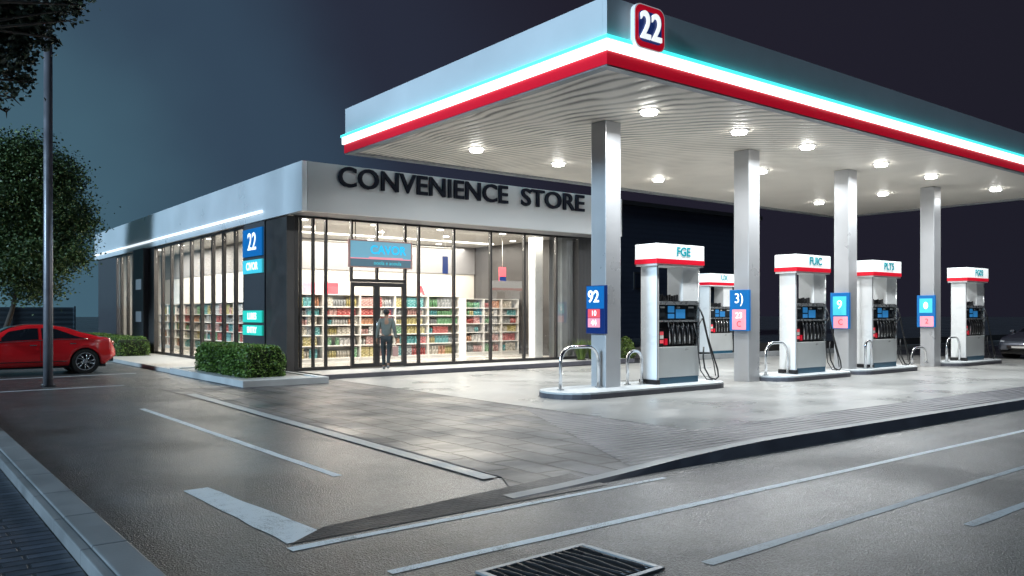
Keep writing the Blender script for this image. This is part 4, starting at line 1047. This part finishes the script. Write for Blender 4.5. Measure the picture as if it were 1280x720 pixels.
# ================================================================ CARS
def lerp_tab(tab, x):
    if x <= tab[0][0]: return tab[0][1]
    for (a, va), (b, vb) in zip(tab, tab[1:]):
        if x <= b:
            t = (x - a) / (b - a); return va + (vb - va) * (t * t * (3 - 2 * t) * .35 + t * .65)
    return tab[-1][1]
TOP = [(0, .52), (.06, .66), (.35, .78), (1.25, .93), (1.45, .98), (2.05, 1.30), (2.45, 1.375), (2.9, 1.375), (3.3, 1.31), (3.85, 1.13), (4.25, 1.02), (4.44, .99), (4.55, .92), (4.62, .66)]
BELT = [(0, .50), (.35, .70), (1.25, .86), (2.0, .90), (3.2, .945), (3.9, .96), (4.44, .93), (4.62, .62)]
WID = [(0, .62), (.12, .76), (.5, .86), (1.2, .89), (2.4, .90), (3.4, .90), (4.1, .89), (4.45, .80), (4.62, .66)]
CW = .34
WX = (.93, 3.80)
def car(loc, rz, paint, label, scale=1.0):
    o = thing('parked_car', loc, label, 'car', rz=rz)
    N = 116; Lc = 4.62
    def low(x):
        z = .20 + .05 * (x / Lc)
        if x < .3: z = .24 + .1 * (1 - x / .3)
        if x > 4.3: z = .25 + .22 * (x - 4.3) / .32
        for wx in WX:
            dx = abs(x - wx)
            if dx < .385: z = max(z, .33 + math.sqrt(max(0, .385 ** 2 - dx ** 2)))
        return z
    def section(x):
        W = lerp_tab(WID, x); tz = lerp_tab(TOP, x); bz = min(lerp_tab(BELT, x), tz - .01); lz = min(low(x), bz - .03)
        cab = max(0, min(1, (tz - bz) / .40)); Wt = W - .02 - .24 * cab * (1 if cab > .05 else 0)
        fl = .025 * sum(math.exp(-((x - wx) / .35) ** 2) for wx in WX)
        def sidey(z):
            t = (z - .2) / max(.01, bz - .2)
            return W * (.955 + .045 * math.sin(PI * max(0, min(1, t * .9 + .1)))) + fl * max(0, 1 - abs(z - .62) / .3)
        pts = [(W * .6, lz), (sidey(lz) - .02, lz)]
        for k in range(1, 7): z = lz + (bz - lz) * k / 6; pts.append((sidey(z), z))
        pts[-1] = (W * .965, bz)
        for k in range(1, 5):
            t = k / 4; pts.append((W * .965 + (Wt - W * .965) * t, bz + (tz - .05 * (1 if cab > .2 else .4) - bz) * t if cab > 0.02 else bz + (tz - bz) * t * .6))
        pts.append((Wt * .82, tz - .012)); pts.append((Wt * .45, tz)); pts.append((0, tz + .004))
        return pts
    body = MB(); xs = sorted(set([i * Lc / N for i in range(N + 1)] + [wx + s * .385 for wx in WX for s in (-1, 1)]))
    for sgn in (1, -1):
        prev = None
        for x in xs:
            ring = [body.bm.verts.new((x, sgn * y, z)) for y, z in section(x)]
            if prev:
                for k in range(len(ring) - 1):
                    try: f = body.bm.faces.new((prev[k], ring[k], ring[k+1], prev[k+1])); f.smooth = True
                    except ValueError: pass
            else: first = ring
            prev = ring
        for rg in (first, prev): body.bm.faces.new(rg)
    bmesh.ops.remove_doubles(body.bm, verts=body.bm.verts[:], dist=.0004)
    bo = body.build('body', paint, o)
    un = MB(); un.box(.25, -.72, .17, 4.35, .72, .55); un.build('underbody', M['black'], o)
    # glass patches laid just proud of the body surface
    def surf(x, t, sgn):   # t 0 belt .. 1 roof edge
        s_ = section(x); a = Vector((x, s_[7][0], s_[7][1])); b = Vector((x, s_[11][0], s_[11][1])); p = a.lerp(b, t); p.y += .006; p.y *= sgn; return p
    def side_glass(xa, xb, t0f, t1f, sgn, name='side_window'):
        m = MB(); n = 18; prev = None
        for i in range(n + 1):
            x = xa + (xb - xa) * i / n; u = i / n; t0, t1 = t0f(u), t1f(u)
            q = [m.bm.verts.new(surf(x, t0 + (t1 - t0) * k / 4, sgn)) for k in range(5)]
            if prev:
                for k in range(4):
                    f = m.bm.faces.new((prev[k], q[k], q[k+1], prev[k+1])); f.smooth = True
            prev = q
        bmesh.ops.remove_doubles(m.bm, verts=m.bm.verts[:], dist=.0002)
        m.build(name, M['carglass'], o)
    for sgn in (1, -1):
        side_glass(1.62, 2.66, lambda u: .10, lambda u: min(.86, .16 + 2.2 * u), sgn)
        side_glass(2.74, 3.78, lambda u: .10 + .15 * max(0, u - .6), lambda u: .86 if u < .35 else max(.27, .86 - .95 * (u - .35)), sgn)
        tr = MB(); pts = [surf(1.55 + (3.86 - 1.55) * i / 20, .04, sgn) + Vector((0, sgn * .004, 0)) for i in range(21)]; tr.tube(pts, .009, 5); tr.build('window_trim', M['chrome'], o)
        dl = MB(); 
        for x in (2.70, 1.60): dl.tube([Vector((x, sgn * (section(x)[k][0] + .001), section(x)[k][1])) for k in range(2, 8)], .005, 4)
        dl.tube([Vector((x, sgn * (section(x)[3][0] + .004), .36)) for x in (1.45, 2.2, 3.0, 3.35)], .010, 4)
        dl.build('door_gap', M['black'], o)
        hd = MB(); x = 2.45; y = section(x)[6][0]; hd.box(x, sgn * (y - .005), .80, x + .17, sgn * (y + .022), .825, .006); hd.build('door_handle', M['chrome'], o)
        x = 3.42; hd = MB(); hd.box(x, sgn * (section(x)[6][0] - .005), .83, x + .15, sgn * (section(x)[6][0] + .02), .855, .006); hd.build('door_handle', M['chrome'], o)
        mr = MB(); mr.box(1.62, sgn * .90, .93, 1.78, sgn * 1.06, 1.05, .03); mr.build('wing_mirror', paint, o)
        hl = MB(); hl.tube([(.10, sgn * .52, .615), (.16, sgn * .66, .625), (.34, sgn * .79, .66)], [.045, .06, .03], 8); hl.build('headlight', M['headlight'], o)
        tl = MB(); tl.tube([(4.46, sgn * .72, .86), (4.545, sgn * .62, .84), (4.60, sgn * .45, .80)], [.045, .05, .03], 8); tl.build('taillight', M['taillight'], o)
    def across(xs_, name, inset=.1):
        m = MB(); prev = None
        for x in xs_:
            s_ = section(x); ys = s_[12][0]; z = s_[12][1] + .010
            q = [m.bm.verts.new((x, yy, z + .012 * (1 - (yy / ys) ** 2))) for yy in [ys * (-1 + 2 * k / 8) for k in range(9)]]
            if prev:
                for k in range(8): f = m.bm.faces.new((prev[k], q[k], q[k+1], prev[k+1])); f.smooth = True
            prev = q
        m.build(name, M['carglass'], o)
    across([1.46 + (2.12 - 1.46) * i / 8 for i in range(9)], 'windscreen'); across([3.30 + (4.15 - 3.30) * i / 8 for i in range(9)], 'rear_window')
    gr = MB(); gr.box(-.005, -.42, .36, .05, .42, .50, .01); gr.build('grille', M['black'], o)
    pt = MB(); pt.box(-.012, -.24, .40, -.006, .24, .47); pt.build('number_plate', M['shelf'], o)
    bm_ = MB(); bm_.box(4.50, -.5, .30, 4.60, .5, .42, .02); bm_.build('rear_diffuser', M['black'], o)
    for wx in WX:
        for sgn in (1, -1):
            yc_ = sgn * .80
            tw = MB(); tw.ring((0, 0, 0), 'Y', .245, CW - .004, .21, 40)
            bmesh.ops.bevel(tw.bm, geom=[e for e in tw.bm.edges if e.is_manifold and e.calc_face_angle(0) > 1], offset=.02, segments=2, affect='EDGES')
            w_ = tw.build('wheel', M['tyre'], o); w_.location = (wx, yc_, CW - .004)
            rm = MB(); rm.ring((0, sgn * .06, 0), 'Y', .228, .248, .10, 40)
            for k in range(10):
                a = 2 * PI * k / 10 + (.16 if k % 2 else -.0)
                rm.tube([(.04 * math.cos(a), sgn * .085, .04 * math.sin(a)), (.13 * math.cos(a + .05), sgn * .10, .13 * math.sin(a + .05)), (.235 * math.cos(a + .18), sgn * .095, .235 * math.sin(a + .18))], [.016, .012, .014], 6)
            rm.ring((0, sgn * .09, 0), 'Y', .001, .055, .04, 16); rm.build('rim', M['alloy'], w_)
            bk = MB(); bk.ring((0, sgn * .02, 0), 'Y', .001, .226, .02, 32); bk.build('brake_disc', M['iron'], w_)
            wl = MB(); wl.ring((wx, sgn * .62, .36), 'Y', .001, .40, .30, 32); wl.build('wheel_arch', M['black'], o)
    if scale != 1: o.scale = (scale,) * 3
    return o
car((.87, 26.3, .004), 0, M['carred'], 'glossy red coupe parked across the driveway end')
car((33.3, 12.45, .004), R(-4), M['cargrey'], 'dark silver car parked beyond the FG03 pump')

# ================================================================ PERSON
def skin_obj(name, joints, edges, m, parent, sub=2):
    me = bpy.data.meshes.new(name); me.from_pydata([j[0] for j in joints], edges, [])
    o = bpy.data.objects.new(name, me); COL.objects.link(o)
    md = o.modifiers.new('skin', 'SKIN'); md.use_smooth_shade = True
    sv = me.skin_vertices[0].data
    for i, j in enumerate(joints):
        r = j[1]; sv[i].radius = r if isinstance(r, tuple) else (r, r); sv[i].use_root = (i == 0)
    s2 = o.modifiers.new('sub', 'SUBSURF'); s2.levels = sub; s2.render_levels = sub
    me.materials.append(m); bpy.context.view_layer.update()
    nm = bpy.data.meshes.new_from_object(o.evaluated_get(bpy.context.evaluated_depsgraph_get())); o.modifiers.clear(); o.data = nm
    for p in nm.polygons: p.use_smooth = True
    nm.materials.clear(); nm.materials.append(m)
    if parent: o.parent = parent
    return o
def person(loc, rz):
    o = thing('person', loc, 'person in grey sweater and dark trousers walking to the doors with a bag', 'person', rz=rz)
    # local: +Y is walking direction (seen from behind), x right
    J = {'pel': ((0, 0, .90), (.13, .09)), 'bel': ((0, .0, 1.04), (.125, .085)), 'che': ((0, .01, 1.24), (.155, .095)), 'nek': ((0, .01, 1.415), (.055, .055)), 'hd0': ((0, .02, 1.50), (.062, .072)), 'hd1': ((0, .03, 1.60), (.076, .092)), 'hd2': ((0, .03, 1.67), (.06, .07)),
         'hL': ((-.09, 0, .86), .085), 'kL': ((-.085, .10, .49), .055), 'aL': ((-.07, .05, .10), .035), 'fL': ((-.07, .19, .035), (.035, .028)),
         'hR': ((.09, 0, .86), .085), 'kR': ((.07, .03, .48), .055), 'aR': ((.05, -.22, .16), .035), 'fR': ((.05, -.15, .045), (.033, .028)),
         'sL': ((-.17, .01, 1.37), .055), 'eL': ((-.235, -.02, 1.10), .038), 'wL': ((-.265, .06, .86), .026), 'pL': ((-.27, .075, .80), (.022, .036)),
         'sR': ((.17, .01, 1.37), .055), 'eR': ((.225, -.05, 1.10), .038), 'wR': ((.265, -.02, .86), .026), 'pR': ((.27, -.01, .80), (.022, .036))}
    E = [('pel','bel'),('bel','che'),('che','nek'),('nek','hd0'),('hd0','hd1'),('hd1','hd2'),('pel','hL'),('hL','kL'),('kL','aL'),('aL','fL'),('pel','hR'),('hR','kR'),('kR','aR'),('aR','fR'),('che','sL'),('sL','eL'),('eL','wL'),('wL','pL'),('che','sR'),('sR','eR'),('eR','wR'),('wR','pR')]
    # fingers: own short chains rooted in the palm
    for s_, sg in (('L', -1), ('R', 1)):
        px, py, pz = J['p' + s_][0]
        for k, (dy, ln) in enumerate(((-.026, .055), (-.009, .068), (.009, .072), (.026, .062))):
            J['f%s%da' % (s_, k)] = ((px, py + dy, pz - .03), .0095); J['f%s%db' % (s_, k)] = ((px - sg * .006, py + dy, pz - .03 - ln * .55), .0085); J['f%s%dc' % (s_, k)] = ((px - sg * .022, py + dy, pz - .03 - ln), .0075)
            E += [('p' + s_, 'f%s%da' % (s_, k)), ('f%s%da' % (s_, k), 'f%s%db' % (s_, k)), ('f%s%db' % (s_, k), 'f%s%dc' % (s_, k))]
        J['t%sa' % s_] = ((px - sg * .008, py + .040, pz + .005), .011); J['t%sb' % s_] = ((px - sg * .018, py + .058, pz - .030), .009)
        E += [('p' + s_, 't%sa' % s_), ('t%sa' % s_, 't%sb' % s_)]
    ks = list(J); skin_obj('body', [J[k] for k in ks], [(ks.index(a), ks.index(b)) for a, b in E], M['skin'], o)
    def sub_(keys, grow, ed, name, m, over={}):
        jj = []
        for k in keys:
            p, r = J[k]; r = r if isinstance(r, tuple) else (r, r); p = over.get(k, (p, None))[0]; g = over.get(k, (None, grow))[1] or grow
            jj.append((p, (r[0] + g, r[1] + g)))
        return skin_obj(name, jj, [(keys.index(a), keys.index(b)) for a, b in ed], m, o)
    kk = ['pel', 'bel', 'che', 'nek', 'sL', 'eL', 'wL', 'sR', 'eR', 'wR']
    sub_(kk, .018, [('pel','bel'),('bel','che'),('che','nek'),('che','sL'),('sL','eL'),('eL','wL'),('che','sR'),('sR','eR'),('eR','wR')], 'sweater', M['sweater'], {'nek': ((0, .01, 1.39), .02), 'pel': ((0, 0, .88), .03)})
    kk = ['pel', 'hL', 'kL', 'aL', 'hR', 'kR', 'aR']
    sub_(kk, .014, [('pel','hL'),('hL','kL'),('kL','aL'),('pel','hR'),('hR','kR'),('kR','aR')], 'trousers', M['trousers'])
    skin_obj('hair', [((0, -.015, 1.50), (.066, .060)), ((0, -.005, 1.60), (.092, .092)), ((0, .010, 1.685), (.086, .094))], [(0, 1), (1, 2)], M['hair'], o)
    for s_, y, z in (('L', .10, .045), ('R', -.19, .07)):
        x = J['a' + s_][0][0]; a = [(x, y - .09, z + (.03 if s_ == 'R' else 0)), (x, y + .02, z), (x, y + .13, z - .008)]
        skin_obj('shoe', [(a[0], (.042, .045)), (a[1], (.045, .045)), (a[2], (.040, .034))], [(0, 1), (1, 2)], M['shoe'], o)
    # face (turned towards the shop)
    f = MB()
    for sg in (-1, 1): f.ring((sg * .032, .118, 1.60), 'Y', .001, .013, .012, 10)
    f.build('eyes', M['black'], o)
    f = MB(); f.tube([(0, .10, 1.60), (0, .135, 1.565), (0, .115, 1.555)], [.010, .015, .010], 6); f.build('nose', M['skin'], o)
    f = MB(); f.tube([(-.022, .112, 1.525), (0, .118, 1.523), (.022, .112, 1.525)], .006, 6); f.build('mouth', mat('lips', (.2, .07, .06), .5), o)
    f = MB()
    for sg in (-1, 1): f.ring((sg * .082, .02, 1.59), 'Y', .001, .026, .018, 10)
    f.build('ears', M['skin'], o)
    return o
ppl = P(487, 463, 1.0)
pers = person((11.30, 20.25, .118), R(-30))
bag = thing('shopping_bag', (11.30, 20.25, .118), 'pinkish paper bag held in the right hand of the walking person', 'bag', rz=R(-30))
b = MB(); b.box(.17, -.055, .36, .33, .055, .64, .01); b.build('bag_body', M['bag'], bag)
b = MB(); b.tube([(.23, -.03, .64), (.245, -.02, .74), (.262, -.012, .765), (.275, .0, .74), (.28, .02, .64)], .005, 6); b.build('handle', M['bag'], bag)

# ================================================================ BACKGROUND
def fence(x0, y0, x1, y1, h, label, name='boundary_fence'):
    a = Vector((x0, y0)); b_ = Vector((x1, y1)); Lg = (b_ - a).length; o = thing(name, (x0, y0, 0), label, 'fence', rz=math.atan2(y1 - y0, x1 - x0))
    p = MB(); p.box(0, -.03, .05, Lg, .03, h); p.build('panels', M['fence'], o)
    n = int(Lg / 3)
    for i in range(n + 1):
        q = MB(); q.box(i * Lg / n - .05, -.08, 0, i * Lg / n + .05, -.031, h + .06); q.build('post', M['fence'], o)
fence(-28, 52, 9.0, 52.0, 2.05, 'long dark slatted boundary fence behind the red car and tree')
wh = thing('warehouse', (22, 40, 0), 'dark clad warehouse looming behind the fuel pumps', 'building')
b = MB(); b.box(0, 0, 0, 34, 12, 9.2); b.build('wall', M['warehouse'], wh)
b = MB(); b.box(-.3, -.3, 9.2, 34.3, 12.3, 9.5); b.build('roof_edge', M['darkwall'], wh)
for i in range(9):
    b = MB(); b.box(1.8 + i * 3.6, -.06, 3.4, 3.6 + i * 3.6, -.002, 4.6); w0 = b.build('window', M['darkwall'], wh)
    b = MB(); b.box(1.9 + i * 3.6, -.075, 3.5, 3.5 + i * 3.6, -.062, 4.5); b.build('pane', M['whwin'], w0)
b = MB(); b.box(5, -.07, 0, 9, -.003, 3.2); b.build('shutter', M['fence'], wh)
# low kerb wall at the back of the forecourt
g = MB(); g.box(20.8, 19.22, 0, 60, 19.45, .20, .01); tag(g.build('back_kerb', M['kerb']), kind='structure')
g = MB(); g.box(20.9, 21.2, 0, 60, 21.5, .42, .01); tag(g.build('low_wall', M['darkwall']), 'low dark kerb wall behind the far pump', 'wall')
print('goods', len(goods), 'objects', len(bpy.data.objects))
